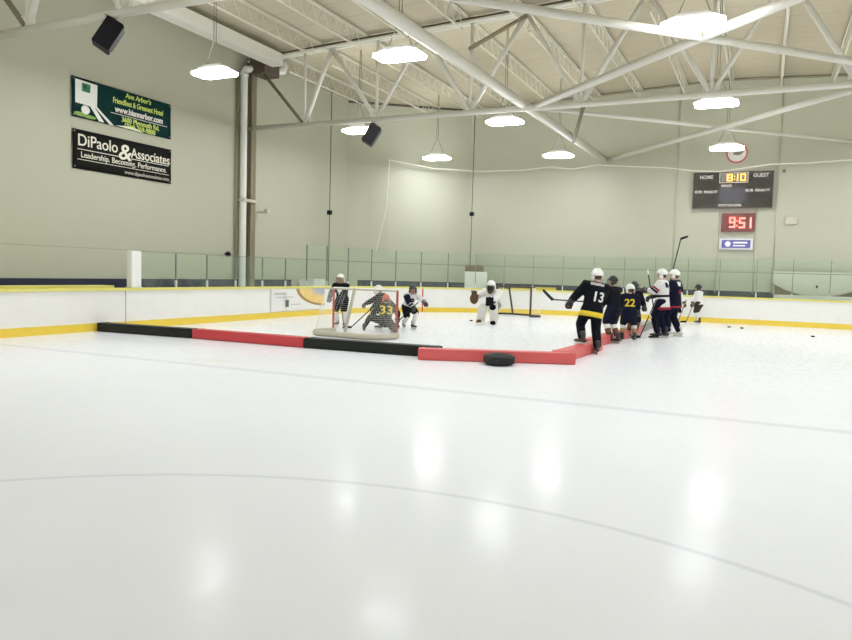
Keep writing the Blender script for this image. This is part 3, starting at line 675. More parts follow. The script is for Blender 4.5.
for x, y, lab in ((-7.47, 23.39, 'black puck on the ice in front of the white goalkeeper'), (.84, 27.74, 'black puck near the end boards, left of the close pair'), (1.27, 27.56, 'black puck near the end boards, right of the close pair'), (3.37, 25.1, 'lone black puck on the ice below the sagging tarp')):
    bm = bmesh.new(); bmesh.ops.create_cone(bm, cap_ends=True, segments=24, radius1=.055, radius2=.055, depth=.04, matrix=Matrix.Translation((0, 0, .02)))
    o = mk('puck', bm, M['black'], None, False, (x, y, 0)); tag(o, lab, 'puck', 'pucks on the ice')

# ------------------------------------------------------------------ goals
def goal(pl, pr, flip, frame_m, base_m, label, base_r=.07, bulge=1.0):
    """pl, pr: feet of the two posts; the back lies on the side given by flip"""
    a_, b2 = V(pl), V(pr); d = (b2 - a_); W = d.length; c = (a_ + b2) / 2; rz = math.atan2(d.y, d.x)
    o = empty('ice_hockey_goal', (c.x, c.y, 0), rz); hw = W / 2; H = 1.2; D = flip * (.95 if flip < 0 else .75); r = .03 if flip < 0 else .042
    for s in (-1, 1): mk('post', loft(bmesh.new(), [(s * hw, 0, 0.01), (s * hw, 0, H)], r, n=12), frame_m, o, True)
    mk('crossbar', loft(bmesh.new(), [(-hw, 0, H), (hw, 0, H)], r, n=12), frame_m if flip > 0 else M['white'], o, True)
    # base: rounded in plan
    def plan(f, e):   # f 0..1 along the back curve from left post to right post
        a3 = PI * f; x = -math.cos(a3); y = math.sin(a3)
        sx = abs(x) ** .55 * (1 if x > 0 else -1); sy = abs(y) ** .6
        return V((sx * (hw + .22 * e * (sy ** .5)), D * sy * e, 0))
    N = 24
    mk('base_skirt', loft(bmesh.new(), [plan(k / N, 1) + V((0, 0, base_r)) for k in range(N + 1)], base_r, base_r, n=10), base_m, o, True)
    top = [plan(k / N, .55) * .9 + V((0, 0, H)) for k in range(N + 1)]
    top = [V((max(-hw, min(hw, t.x * 1.12)), t.y, H)) for t in top]
    mk('top_frame', loft(bmesh.new(), top, .02, n=8), base_m, o, True)
    mk('back_brace', loft(bmesh.new(), [(0, D * .5, H), (0, D * .9, .12)] if flip < 0 else [(-.55, D * .45, H), (-.52, D * .8, .1)], .04, n=8), base_m if flip < 0 else frame_m, o, True)
    # net: real cord lattice
    bm = bmesh.new(); nu, nv = 56, 22
    gr = []
    for k in range(nu + 1):
        f = k / nu; t0 = V((max(-hw, min(hw, plan(f, .55).x * .9 * 1.12)), plan(f, .55).y * .9, H)); b0 = plan(f, 1) + V((0, 0, .1))
        gr.append([bm.verts.new(b0.lerp(t0, q / nv) + V((0, D * .07 * math.sin(PI * q / nv) * math.sin(PI * f), 0))) for q in range(nv + 1)])
    for k in range(nu):
        for q in range(nv): bm.faces.new((gr[k][q], gr[k + 1][q], gr[k + 1][q + 1], gr[k][q + 1]))
    nb = mk('net', bm, M['netcord'], o); md = nb.modifiers.new('w', 'WIREFRAME'); md.thickness = .0042 if flip < 0 else .004; md.use_even_offset = False
    bm = bmesh.new(); rows = 9; g2 = []
    for k in range(nu + 1):
        tt = V((max(-hw, min(hw, plan(k / nu, .55).x * .9 * 1.12)), plan(k / nu, .55).y * .9, H)); ff = V((tt.x, 0, H))
        g2.append([bm.verts.new(ff.lerp(tt, q / rows)) for q in range(rows + 1)])
    for k in range(nu):
        for q in range(rows):
            try: bm.faces.new((g2[k][q], g2[k + 1][q], g2[k + 1][q + 1], g2[k][q + 1]))
            except ValueError: pass
    nb = mk('top_net', bm, M['netcord'], o); md = nb.modifiers.new('w', 'WIREFRAME'); md.thickness = .0042 if flip < 0 else .004; md.use_even_offset = False
    tag(o, label, 'goal'); return o
goal((-8.4, 15.78), (-6.44, 15.66), -1, M['goalred'], M['goalbase'], 'near goal with red posts seen from behind through its white net', .075)
goal((-8.2, 28.1), (-6.52, 27.42), 1, M['goaldark'], M['goaldark'], 'far goal with dark worn frame beside the white goalkeeper', .04)

# ------------------------------------------------------------------ people
SKIN = noisy(mat('skin', (.62, .38, .28), .55), (.52, .3, .22), 10, .4)
DSK = mat('eye_dark', (.02, .015, .012), .3); LIP = mat('lip', (.45, .18, .16), .5)
FAB = {}
def fab(key, c1, c2=None, rough=.8):
    if key not in FAB: FAB[key] = noisy(mat('fabric_' + key, c1, rough, spec=.12), c2 or tuple(x * .75 for x in c1), 9, .6, .15)
    return FAB[key]
BLK = fab('black', (.006, .007, .012)); NVY = fab('navy', (.008, .010, .026)); WHT = fab('white', (.78, .78, .76), (.66, .66, .65)); GRNB = fab('green_black', (.012, .018, .013))
YEL = fab('yellow', (.8, .62, .05)); RED = fab('red', (.32, .03, .05)); BRN = fab('brown_leather', (.12, .07, .04), None, .5); SOCKB = fab('sock_brown', (.16, .08, .05))
HW_ = noisy(mat('helmet_white', (.82, .82, .8), .3), (.74, .74, .72), 8, .4); HB_ = noisy(mat('helmet_black', (.015, .018, .017), .35), (.03, .035, .03), 8, .4); HO_ = noisy(mat('helmet_orange', (.62, .12, .05), .35), (.5, .09, .04), 8, .4)
CAGE = mat('cage_wire', (.05, .05, .05), .4, .6); STEEL = mat('skate_steel', (.6, .62, .62), .3, .8); BOOT = noisy(mat('skate_boot', (.02, .02, .022), .45), (.05, .05, .05), 14, .5); WBOOT = noisy(mat('skate_boot_white', (.72, .71, .66), .45), (.5, .48, .42), 14, .5)
GLV = noisy(mat('hockey_glove', (.02, .02, .022), .5), (.05, .05, .05), 14, .5); GPAD = noisy(mat('goalie_pad_white', (.76, .75, .7), .5), (.6, .58, .5), 6, .6)
HAIR = mat('hair_brown', (.08, .05, .03), .7)

def ik(a, b, l1, l2, pole):
    d = b - a; L = min(d.length, (l1 + l2) * .995); d.normalize(); b = a + d * L
    x = (l1 * l1 - l2 * l2 + L * L) / (2 * L); h = math.sqrt(max(l1 * l1 - x * x, 0))
    q = V(pole) - d * V(pole).dot(d)
    q = q.normalized() if q.length > 1e-5 else d.orthogonal().normalized()
    return a + d * x + q * h, b

def person(name_label, x, y, rz, sc, pose, look, group='players on the ice'):
    """local frame: faces +Y, right hand at +X; unit figure 1.75 m in skates"""
    g = lambda k, d: pose.get(k, d)
    z0 = g('z', 0)
    pel = V(g('pelvis', (0, 0, 1.0))); lean = g('lean', .06); side = g('side', 0.); tw = g('twist', 0.)
    up = V((math.sin(side), math.sin(lean), math.cos(lean) * math.cos(side))).normalized()
    rt = V((math.cos(tw), math.sin(tw), 0)); rt = (rt - up * rt.dot(up)).normalized(); fw = up.cross(rt)
    hr = V((1, 0, 0))
    waist = pel + up * .17; chest = pel + up * .36; neck = pel + up * .55
    hy_, hp = g('head', (0, 0))                       # yaw to the left +, pitch down +
    hup = (up * .6 + V((0, 0, .6))).normalized()
    head = neck + hup * .15 + V((0, .02, 0)).lerp(V((0, .05, -.01)), min(1, abs(hp)))
    HR = (Matrix.Rotation(hy_, 3, 'Z') @ Matrix.Rotation(-hp, 3, 'X'))
    J = {}
    for s, k in ((-1, 'L'), (1, 'R')):
        hip = pel + hr * s * .1 - V((0, 0, .02)); ank = V(g('foot' + k, (s * .14, 0, 0))) + V((0, 0, .16))
        J['hip' + k] = hip; J['knee' + k], J['ank' + k] = ik(hip, ank, .44, .43, g('knee' + k, (s * .15, 1, 0)))
        sh = neck - up * .075 + rt * s * .2; hand = V(g('hand' + k, (s * .32, .12, .9)))
        J['sh' + k] = sh; J['elb' + k], J['hand' + k] = ik(sh, hand, .29, .27, g('elbow' + k, (s * .8, -.7, -.3)))
        J['toe' + k] = g('toe' + k, 0.)
    # continuous body
    bm = bmesh.new(); Xd = tuple(rt)
    loft(bm, [pel - up * .06, pel + up * .03, waist, chest, neck - up * .09, neck - up * .02], [.15, .165, .145, .17, .165, .08], [.1, .115, .1, .115, .1, .07], Xd, 18)
    loft(bm, [neck - up * .08, neck + hup * .06, head - V((0, 0, .03))], [.068, .06, .058], n=12)
    hd = lambda p: head + HR @ V(p)
    hs = g('headscale', 1.0)
    ball(bm, head + V((0, 0, .015)), .078 * hs, .098 * hs, .115 * hs, 18, HR)
    ball(bm, hd((0, .04 * hs, -.065 * hs)), .05 * hs, .052 * hs, .055 * hs, 12, HR)
    ball(bm, hd((0, .108 * hs, -.012 * hs)), .016 * hs, .022 * hs, .026 * hs, 10, HR)
    for s in (-1, 1): ball(bm, hd((s * .082 * hs, -.01, -.01)), .014, .028, .038, 10, HR)
    for s, k in ((-1, 'L'), (1, 'R')):
        loft(bm, [J['sh' + k] - rt * s * .06, J['sh' + k], J['elb' + k], J['hand' + k]], [.06, .062, .045, .032], n=12)
        loft(bm, [J['hip' + k], J['knee' + k], J['ank' + k]], [.098, .063, .045], n=14)
        td = V((math.sin(-J['toe' + k]), math.cos(J['toe' + k]), 0)); an = J['ank' + k]
        loft(bm, [an - td * .05 - V((0, 0, .05)), an + td * .06 - V((0, 0, .055)), an + td * .18 - V((0, 0, .07))], [.042, .045, .03], n=10)
        # hand: palm, four unequal curled fingers, thumb from the side of the palm
        d = (J['hand' + k] - J['elb' + k]).normalized(); w = J['hand' + k]; sd_ = d.cross(V((0, 0, 1))); sd_ = sd_.normalized() if sd_.length > .1 else V((1, 0, 0)); dn = d.cross(sd_).normalized()
        if dn.z > 0: dn = -dn
        loft(bm, [w, w + d * .05, w + d * .09], [.03, .042, .04], [.02, .02, .018], tuple(sd_), 10)
        for q, Lf in enumerate((.07, .08, .075, .058)):
            f0 = w + d * .085 + sd_ * (q - 1.5) * .021
            loft(bm, [f0, f0 + d * Lf * .5 + dn * .012, f0 + d * Lf * .62 + dn * .045, f0 + d * Lf * .35 + dn * .07], [.0105, .01, .0095, .008], n=7)
        t0 = w + d * .03 + sd_ * (-s) * .035
        loft(bm, [t0, t0 + d * .03 - sd_ * s * .02 + dn * .02, t0 + d * .055 - sd_ * s * .012 + dn * .045], [.013, .011, .009], n=7)
    T = Matrix.Scale(sc, 4)
    root = mk('person', xform(remesh(bm, .0125, 3), T), SKIN, None, True, (x, y, z0)); root.rotation_euler = (0, 0, rz)
    tag(root, name_label, 'person', group)
    P = lambda nme, bmx, m, par=root, sm=True: mk(nme, xform(bmx, T), m, par, sm)
    # face
    for s in (-1, 1): P('eye', ball(bmesh.new(), hd((s * .032 * hs, .094 * hs, .022 * hs)), .012, .008, .009, 8), DSK)
    P('mouth', ball(bmesh.new(), hd((0, .098 * hs, -.062 * hs)), .024, .006, .007, 8, HR), LIP)
    bmh = bmesh.new(); ball(bmh, hd((0, -.035 * hs, -.025 * hs)), .078 * hs, .075 * hs, .07 * hs, 14, HR); P('hair', bmh, look.get('hair', HAIR))
    # jersey
    bm = bmesh.new(); hemz = g('hem', .2)
    loft(bm, [pel - up * hemz, pel, waist + up * .02, chest, neck - up * .1, neck - up * .02, neck + up * .02], [.235, .215, .21, .232, .21, .12, .085], [.185, .17, .16, .17, .14, .1, .08], Xd, 22, round_ends=False)
    for s, k in ((-1, 'L'), (1, 'R')):
        sh, el, ha = J['sh' + k], J['elb' + k], J['hand' + k]
        ball(bm, sh + up * .0, .115, .11, .095, 14)
        loft(bm, [sh - rt * s * .08, sh + rt * s * .02, sh.lerp(el, .5), el, el.lerp(ha, .55), el.lerp(ha, .9)], [.1, .115, .105, .1, .09, .08], n=14)
    if look.get('bulk'):
        bl0 = look['bulk']
        for v in bm.verts: c0 = pel + up * max(-.3, min(.5, (v.co - pel).dot(up))); v.co = c0 + (v.co - c0) * (1 + (bl0 - 1) * max(0, 1 - max(0, (v.co - c0).length - .25) * 3))
    jb = remesh(bm, .02, 5)
    tree = BVHTree.FromBMesh(jb)
    jer = P('jersey', jb, look['jersey'])
    def decal(nme, bmx, ctr, front, m, off=.006):
        """lay flat lettering on the cloth of the chest or back"""
        yd = fw if front else -fw; xd = -rt if front else rt
        for v in bmx.verts:
            p = ctr + xd * v.co.x + up * v.co.y + yd * .6
            hit = tree.ray_cast(p, -yd, 1.2)
            base = hit[0] if hit[0] is not None else ctr + xd * v.co.x + up * v.co.y
            v.co = base + yd * (off + v.co.z)
        return P(nme, bmx, m, jer, False)
    def fill(bmx):
        bmesh.ops.triangulate(bmx, faces=bmx.faces[:]); bmesh.ops.subdivide_edges(bmx, edges=[e for e in bmx.edges if e.calc_length() > .05], cuts=2); return bmx
    if 'number' in look:
        nb, nm = look['number']; decal('number', fill(text_bm(nb, look.get('nsize', .36),   .003, bold=.006, width=look.get('nwidth'))), chest - up * (.06 + look.get('ndrop', 0)) + rt * look.get('nshift', 0), False, nm)
    if 'nameplate' in look:
        bmq = bmesh.new()
        for q in range(8):
            u0 = -.15 + q * .038; box(bmq, u0, u0 + .011, -.03, .03, -.002, .002); box(bmq, u0 + .02, u0 + .029, -.03, .03, -.002, .002); box(bmq, u0 + .01, u0 + .021, (-.03, .0, .018)[q % 3], (-.016, .012, .03)[q % 3], -.002, .002)
        bmesh.ops.subdivide_edges(bmq, edges=bmq.edges[:], cuts=1); decal('name_lettering', bmq, chest + up * .15, False, look['nameplate'], .008)
    if 'crest' in look:
        bmq = bmesh.new(); bmesh.ops.create_circle(bmq, cap_ends=True, segments=18, radius=.09); fill(bmq); decal('crest', bmq, chest + up * .0, True, look['crest'])
    def ringband(nme, a, b2, ra, rb, m):
        bmq = bmesh.new(); loft(bmq, [a, b2], ra, rb, Xd, 24, round_ends=False); return P(nme, bmq, m, jer)
    for (h0, h1, m) in look.get('bands', ()):     # stripes round the lower jersey, measured along the torso from the pelvis
        f = lambda h: (.252 - max(0, h + .2) * .08, .2 - max(0, h + .2) * .07)
        ringband('stripe', pel + up * h0, pel + up * h1, [f(h0)[0], f(h1)[0]], [f(h0)[1], f(h1)[1]], m)
    if 'sleeve' in look:
        for s, k in ((-1, 'L'), (1, 'R')):
            if k not in look.get('sleeves', 'LR'): continue
            sh, el, ha = J['sh' + k], J['elb' + k], J['hand' + k]; bmq = bmesh.new()
            loft(bmq, [sh.lerp(el, .15), sh.lerp(el, .55), el, el.lerp(ha, .5)], [.125, .114, .108, .1], n=14, round_ends=False); P('sleeve_panel', bmq, look['sleeve'], jer)
    for (t0, t1, m_) in look.get('armbands', ()):
        for k in 'LR':
            sh, el, ha = J['sh' + k], J['elb' + k], J['hand' + k]; pa = lambda t: sh.lerp(el, t) if t < 1 else el.lerp(ha, t - 1)
            bmq = bmesh.new(); loft(bmq, [pa(t0), pa(t1)], [.122 - .02 * t0, .122 - .02 * t1], n=14, round_ends=False); P('sleeve_stripe', bmq, m_, jer)
    if 'patches' in look:
        for (px, py, front, r_, m) in look['patches']:
            bmq = bmesh.new(); bmesh.ops.create_grid(bmq, x_segments=4, y_segments=4, size=r_); decal('patch', bmq, chest + rt * px + up * py, front, m, .004)
    # pants
    bm = bmesh.new(); lp = look.get('long', False)
    loft(bm, [pel - up * .1, pel + up * .1], [.205, .185], [.16, .145], tuple(hr), 18)
    for s, k in ((-1, 'L'), (1, 'R')):
        hp_, kn, an = J['hip' + k], J['knee' + k], J['ank' + k]
        if lp: loft(bm, [hp_, kn, kn.lerp(an, .5), kn.lerp(an, .93)], [.14, .108, .098, .088], n=14)
        else: loft(bm, [hp_, hp_.lerp(kn, .5), hp_.lerp(kn, .93)], [.145, .14, .12], n=14)
    P('pants', remesh(bm, .02, 4), look['pants'])
    for s, k in ((-1, 'L'), (1, 'R')):
        kn, an = J['knee' + k], J['ank' + k]; dn_ = (an - kn)
        if not lp:
            sk = P('sock', loft(bmesh.new(), [kn - dn_ * .02, kn + dn_ * .25, kn + dn_ * .5, kn + dn_ * .9], [.088, .09, .082, .062], n=16), look['sock'])
            if 'sock_band' in look: P('sock_band', loft(bmesh.new(), [kn + dn_ * .4, kn + dn_ * .9], [.09, .068], n=16, round_ends=False), look['sock_band'], sk)
        # skate: boot, cuff, holder, blade
        td = V((math.sin(-J['toe' + k]), math.cos(J['toe' + k]), 0)); rz_ = V((td.y, -td.x, 0)); Mx = Matrix(((rz_.x, td.x, 0, an.x), (rz_.y, td.y, 0, an.y), (0, 0, 1, an.z - .16), (0, 0, 0, 1)))
        bm = bmesh.new(); loft(bm, [(0, -.085, .1), (0, 0, .1), (0, .1, .095), (0, .185, .085)], [.045, .047, .05, .038], [.045, .05, .04, .028], (1, 0, 0), 14)
        loft(bm, [(0, -.03, .1), (0, -.02, .18), (0, -.03, .25)], [.052, .056, .06], [.06, .062, .066], (1, 0, 0), 14)
        bt = P('skate', xform(remesh(bm, .012, 3), Mx), look.get('boot', BOOT))
        bm = bmesh.new(); box(bm, -.012, .012, -.09, -.02, .02, .07); box(bm, -.012, .012, .09, .16, .02, .07); box(bm, -.01, .01, -.1, .18, .02, .035); P('blade_holder', xform(bm, Mx), WBOOT, bt, False)
        P('blade', xform(B(-.003, .003, -.12, .2, .001, .024), Mx), STEEL, bt, False)
        # glove with cuff, four fingers and thumb
        if k in look.get('gloves', 'LR'):
            d = (J['hand' + k] - J['elb' + k]).normalized(); w = J['hand' + k]; sd_ = d.cross(V((0, 0, 1))); sd_ = sd_.normalized() if sd_.length > .1 else V((1, 0, 0)); dn = d.cross(sd_).normalized()
            if dn.z > 0: dn = -dn
            bm = bmesh.new(); loft(bm, [w - d * .09, w - d * .02, w + d * .02], [.075, .066, .05], n=12); loft(bm, [w, w + d * .05, w + d * .09], [.05, .062, .06], [.04, .042, .038], tuple(sd_), 12)
            for q, Lf in enumerate((.075, .088, .082, .064)):
                f0 = w + d * .085 + sd_ * (q - 1.5) * .03
                loft(bm, [f0, f0 + d * Lf * .5 + dn * .015, f0 + d * Lf * .6 + dn * .055, f0 + d * Lf * .3 + dn * .085], [.0185, .018, .017, .015], n=8)
            t0 = w + d * .03 + sd_ * (-s) * .05
            loft(bm, [t0, t0 + d * .035 - sd_ * s * .025 + dn * .02, t0 + d * .07 - sd_ * s * .012 + dn * .05], [.022, .02, .017], n=8)
            gb = remesh(bm, .0095, 2); gb.transform(Matrix.Translation(w) @ Matrix.Scale(1.2, 4) @ Matrix.Translation(-w)); P('glove', gb, look.get('glove', GLV))
    # helmet: shell, ear cups, brim, vents, cage
    bm = bmesh.new(); n_ = 22; rows = 12; gr = []
    for q in range(rows + 1):
        th = (PI * .56) * q / rows; row = []
        for kk in range(n_):
            a = 2 * PI * kk / n_; front = max(0, math.sin(a)); th2 = min(th, PI * (.56 - .14 * front ** .8))
            row.append(bm.verts.new(V((.108 * hs * math.sin(th2) * math.cos(a), .132 * hs * math.sin(th2) * math.sin(a) - .008, .128 * hs * math.cos(th2) + .02))))
        gr.append(row)
    for q in range(rows):
        for kk in range(n_):
            try: bm.faces.new((gr[q][kk], gr[q][(kk + 1) % n_], gr[q + 1][(kk + 1) % n_], gr[q + 1][kk]))
            except ValueError: pass
    bmesh.ops.remove_doubles(bm, verts=bm.verts, dist=.002)
    bmesh.ops.recalc_face_normals(bm, faces=bm.faces); bmesh.ops.solidify(bm, geom=bm.faces[:], thickness=.012)
    for s in (-1, 1): ball(bm, (s * .1 * hs, -.005, -.045 * hs), .018, .045 * hs, .05 * hs, 12)
    ball(bm, (0, .105 * hs, .072 * hs), .07 * hs, .03, .012, 10)
    for s in (-1, 1):
        for q in (-.03, .03): box(bm, s * .04 - .008, s * .04 + .008, q - .02, q + .02, .135 * hs, .15 * hs)
    HM = Matrix.Translation(head) @ HR.to_4x4() @ Matrix.Scale(1.08, 4)
    hel = P('helmet', xform(bm, HM), look['helmet'])
    if look.get('cage', True):
        bm = bmesh.new(); ang = [math.radians(a) for a in range(-72, 73, 12)]
        pt = lambda a, z, r: V((math.sin(a) * .1 * hs * r, math.cos(a) * .125 * hs * r + .01, z * hs))
        for z, r in ((.055, 1.04), (.02, 1.1), (-.015, 1.14), (-.05, 1.14), (-.085, 1.08), (-.115, .9)): loft(bm, [pt(a, z, r) for a in ang], .0035, n=5)
        for a in ang[::2]: loft(bm, [pt(a, .055, 1.04), pt(a, -.015, 1.14), pt(a, -.05, 1.14), pt(a, -.115, .9)], .0035, n=5)
        P('cage', xform(bm, HM), CAGE, hel)
    Wm = Matrix.Translation((x, y, z0)) @ Matrix.Rotation(rz, 4, 'Z') @ T
    if look.get('mask'): P('face_mask', ball(bmesh.new(), hd((0, .055 * hs, -.03 * hs)), .088 * hs, .075 * hs, .1 * hs, 16, HR), look['mask'], hel)
    return root, J, Wm, P

def stick(a, b, tip, label, m=None, bm_=None, r=(.014, .011)):
    """butt a, heel b, blade towards tip: all world points"""
    a, b, tip = V(a), V(b), V(tip); o = empty('hockey_stick', a); d = b - a; L = d.length; q = d.to_track_quat('Z', 'X').to_matrix().to_4x4()
    mk('shaft', xform(B(-r[0], r[0], -r[1], r[1], 0, L, .004), q), m or M['black'], o)
    mk('butt_tape', xform(B(-r[0] - .003, r[0] + .003, -r[1] - .003, r[1] + .003, 0, .14, .004), q), M['white'], o)
    e = tip - b; bm = bmesh.new(); pl = d.cross(e).normalized() * .006; u = (d.normalized() - e.normalized() * d.normalized().dot(e.normalized())).normalized() * .036
    rings = []
    for k in range(7):
        t = k / 6; c = b - e * .06 + e * 1.06 * t + pl * (6 * math.sin(t * PI * .5)) * .8; hgt = 1 - .25 * t ** 3
        rings.append([bm.verts.new(c - a + s1 * pl * .9 + s2 * u * hgt) for s1, s2 in ((-1, -1), (1, -1), (1, 1), (-1, 1))])
    for k in range(6):
        for j in range(4): bm.faces.new((rings[k][j], rings[k][(j + 1) % 4], rings[k + 1][(j + 1) % 4], rings[k + 1][j]))
    bm.faces.new(rings[0]); bm.faces.new(rings[-1]); mk('blade', bm, bm_ or M['black'], o)
    tag(o, label, 'hockey stick', 'hockey sticks'); return o
cam_p = V((1.848, -.324))
def away(x, y): return math.atan2(-(x - cam_p.x), y - cam_p.y)
def W(x, y, rz, sc, p): return tuple(Matrix.Translation((x, y, 0)) @ Matrix.Rotation(rz, 4, 'Z') @ Matrix.Scale(sc, 4) @ V(p))

# number 13, straddling the pad
x, y = -1.44, 15.35; a = away(x, y) + .3; s = 1.01
_, J, Wm, _ = person('tall person in black jersey 13 with yellow hem, one foot on the pad', x, y, a, s,
    dict(pelvis=(-.05, 0, 1.0), lean=.05, side=.155, footL=(-.27, -.08, .2), footR=(.09, -.04, 0), toeL=.6, toeR=-.2, handL=(-.44, .3, 1.12), handR=(.12, .42, 1.1), elbowL=(-.6, -.5, -.4), elbowR=(.9, -.2, -.6), head=(.35, .05), kneeL=(0, 1, 0), hem=.22, headscale=1.04),
    dict(jersey=BLK, pants=BLK, long=True, helmet=HW_, number=('13', WHT), nsize=.29, nshift=.05, ndrop=.07, nameplate=WHT, bands=((-.2, -.09, YEL),), cage=False))
hL = Wm @ (J['handL'] + V((-.06, .06, -.01))); hR = Wm @ (J['handR'] + V((-.05, .05, 0)))
d = (hL - hR).normalized(); heel = hL + d * .36 + V((0, 0, .03)); butt = hR - d * .25
stick(butt, heel, heel + V((-.2, -.05, .22)), 'black hockey stick held out level by the person numbered 13')
# player behind 13
x, y = -1.56, 18.3
person('person in black jersey and dark helmet standing right behind number 13, looking left', x, y, away(x, y) + .95, .93,
    dict(lean=.08, footL=(-.06, 0.05, 0), footR=(.08, -.1, 0), handL=(-.2, .3, .95), handR=(.2, .3, .95), head=(.5, .1), toeL=.2, toeR=-.3, hem=.14),
    dict(jersey=BLK, pants=NVY, helmet=HB_, sock=WHT, sock_band=SOCKB, crest=WHT))
# number 22
x, y = -1.31, 19.15
_, J, Wm, _ = person('child in long black jersey with yellow number 22 and white helmet', x, y, away(x, y) + .05, .81,
    dict(lean=.07, footL=(-.2, 0, 0), footR=(.2, 0, 0), handL=(-.3, .32, .95), handR=(.3, .32, .95), head=(.5, .25), headscale=1.22, hem=.4, toeL=.3, toeR=-.3),
    dict(jersey=NVY, pants=NVY, helmet=HW_, sock=WHT, sock_band=fab('sock_orange', (.42, .25, .12)), number=('22', YEL), nsize=.34, ndrop=.05, cage=True))
x, y = -1.41, 20.3
_, J, Wm, _ = person('child in black with dark helmet, almost hidden behind number 22', x, y, away(x, y) - .5, .85,
    dict(lean=.05, footL=(-.12, 0, 0), footR=(.12, 0, 0), handL=(-.2, .35, .95), handR=(.2, .4, 1.05), head=(-.3, .1), headscale=1.12),
    dict(jersey=BLK, pants=NVY, helmet=HB_, sock=SOCKB))
hr_ = Wm @ J['handR']
stick(hr_ + V((-.1, -.1, .12)), hr_ + V((.5, .75, -.83)), hr_ + V((.7, .95, -.84)), 'pale stick of the child hidden behind number 22', M['white'], M['white'])
# two adults on the right
x, y = -.7, 21.05; a = away(x, y) + 1.3
_, J, Wm, _ = person('adult in white jersey with dark patches and white helmet, facing left', x, y, a, 1.06,
    dict(lean=.06, footL=(-.14, .06, 0), footR=(.1, -.06, 0), handL=(-.1, .4, 1.3), handR=(.14, .36, 1.1), elbowL=(-.7, -.5, -.6), elbowR=(.7, -.5, -.6), head=(.1, .1), toeL=.1, toeR=-.1, hem=.24, headscale=1.05),
    dict(jersey=WHT, pants=NVY, long=True, helmet=HW_, bands=((-.24, -.17, RED), (.1, .16, NVY)), armbands=((.55, .72, RED), (.76, .95, NVY)), sleeve=NVY, sleeves='', patches=((-.1, .08, True, .07, RED), (.1, -.06, True, .07, NVY), (-.1, -.1, True, .05, NVY), (-.08, .06, False, .07, NVY), (.08, -.04, False, .06, RED)), cage=False), 'adults on the ice')
h1 = Wm @ (J['handL'] + V((0, .06, 0))); h2 = Wm @ (J['handR'] + V((0, .06, 0)))
stick((-1.13, 20.85, 1.93), (-.74, 20.72, .06), (-.95, 20.5, .05), 'dark stick held upright before the adult in the white jersey')
stick(h2 + V((.25, .2, .1)), (-1.18, 20.35, .05), (-1.36, 20.1, .04), 'dark stick slanting down to the ice in front of the white jersey')
x, y = -.46, 21.85; a = away(x, y) + 1.25
_, J, Wm, _ = person('adult in navy jersey and white helmet half behind the white jersey', x, y, a, 1.06,
    dict(lean=.04, footL=(-.12, .08, 0), footR=(.12, -.12, 0), handL=(-.2, .35, 1.25), handR=(.3, .22, 1.3), head=(.1, .05), hem=.2, elbowR=(.9, -.6, -.4), headscale=1.05),
    dict(jersey=NVY, pants=NVY, long=True, helmet=HW_, boot=WBOOT, patches=((.1, .1, False, .06, WHT), (-.05, -.12, False, .05, RED), (-.05, .1, False, .06, WHT)), bands=((-.2, -.15, RED),), cage=False), 'adults on the ice')
h1 = Wm @ J['handR']
stick(h1 + V((-.15, 0, -.35)), (-.37, 21.75, 2.86), (-.17, 21.82, 2.93), 'tall dark stick raised above the white helmets of the two adults')
# far small players on the right
x, y = -1.1, 28.0; a = away(x, y) - .9
_, J, Wm, _ = person('child in white with dark helmet, half hidden right of the two adults', x, y, a, .82,
    dict(lean=.15, footL=(-.15, 0, 0), footR=(.15, .05, 0), handL=(-.1, .35, 1.0), handR=(.32, .3, .95), head=(0, .15), headscale=1.12),
    dict(jersey=WHT, pants=BLK, helmet=HB_, sock=WHT, glove=BRN))
h1 = Wm @ J['handR']
stick(h1 + V((.1, 0, .25)), (-.92, 27.5, .06), (-.68, 27.4, .05), 'pale stick of the child in white beside the two adults', M['brown'], M['white'])
x, y = -.32, 29.3; a = away(x, y) + 1.1
_, J, Wm, _ = person('child in white jersey alone near the end boards, dark helmet and pants', x, y, a, .81,
    dict(lean=.12, footL=(-.07, -.05, 0), footR=(.07, .05, 0), handL=(-.2, .3, .85), handR=(.16, .32, .85), head=(.2, .2), headscale=1.15, hem=.1),
    dict(jersey=WHT, pants=fab('brown_black', (.05, .04, .03)), helmet=HB_, sock=WHT, glove=BRN))
h1 = Wm @ J['handL']
stick(h1 + V((.12, .05, .25)), (-.75, 29.1, .06), (-.95, 29.0, .05), 'stick of the lone child by the end boards', M['brown'])

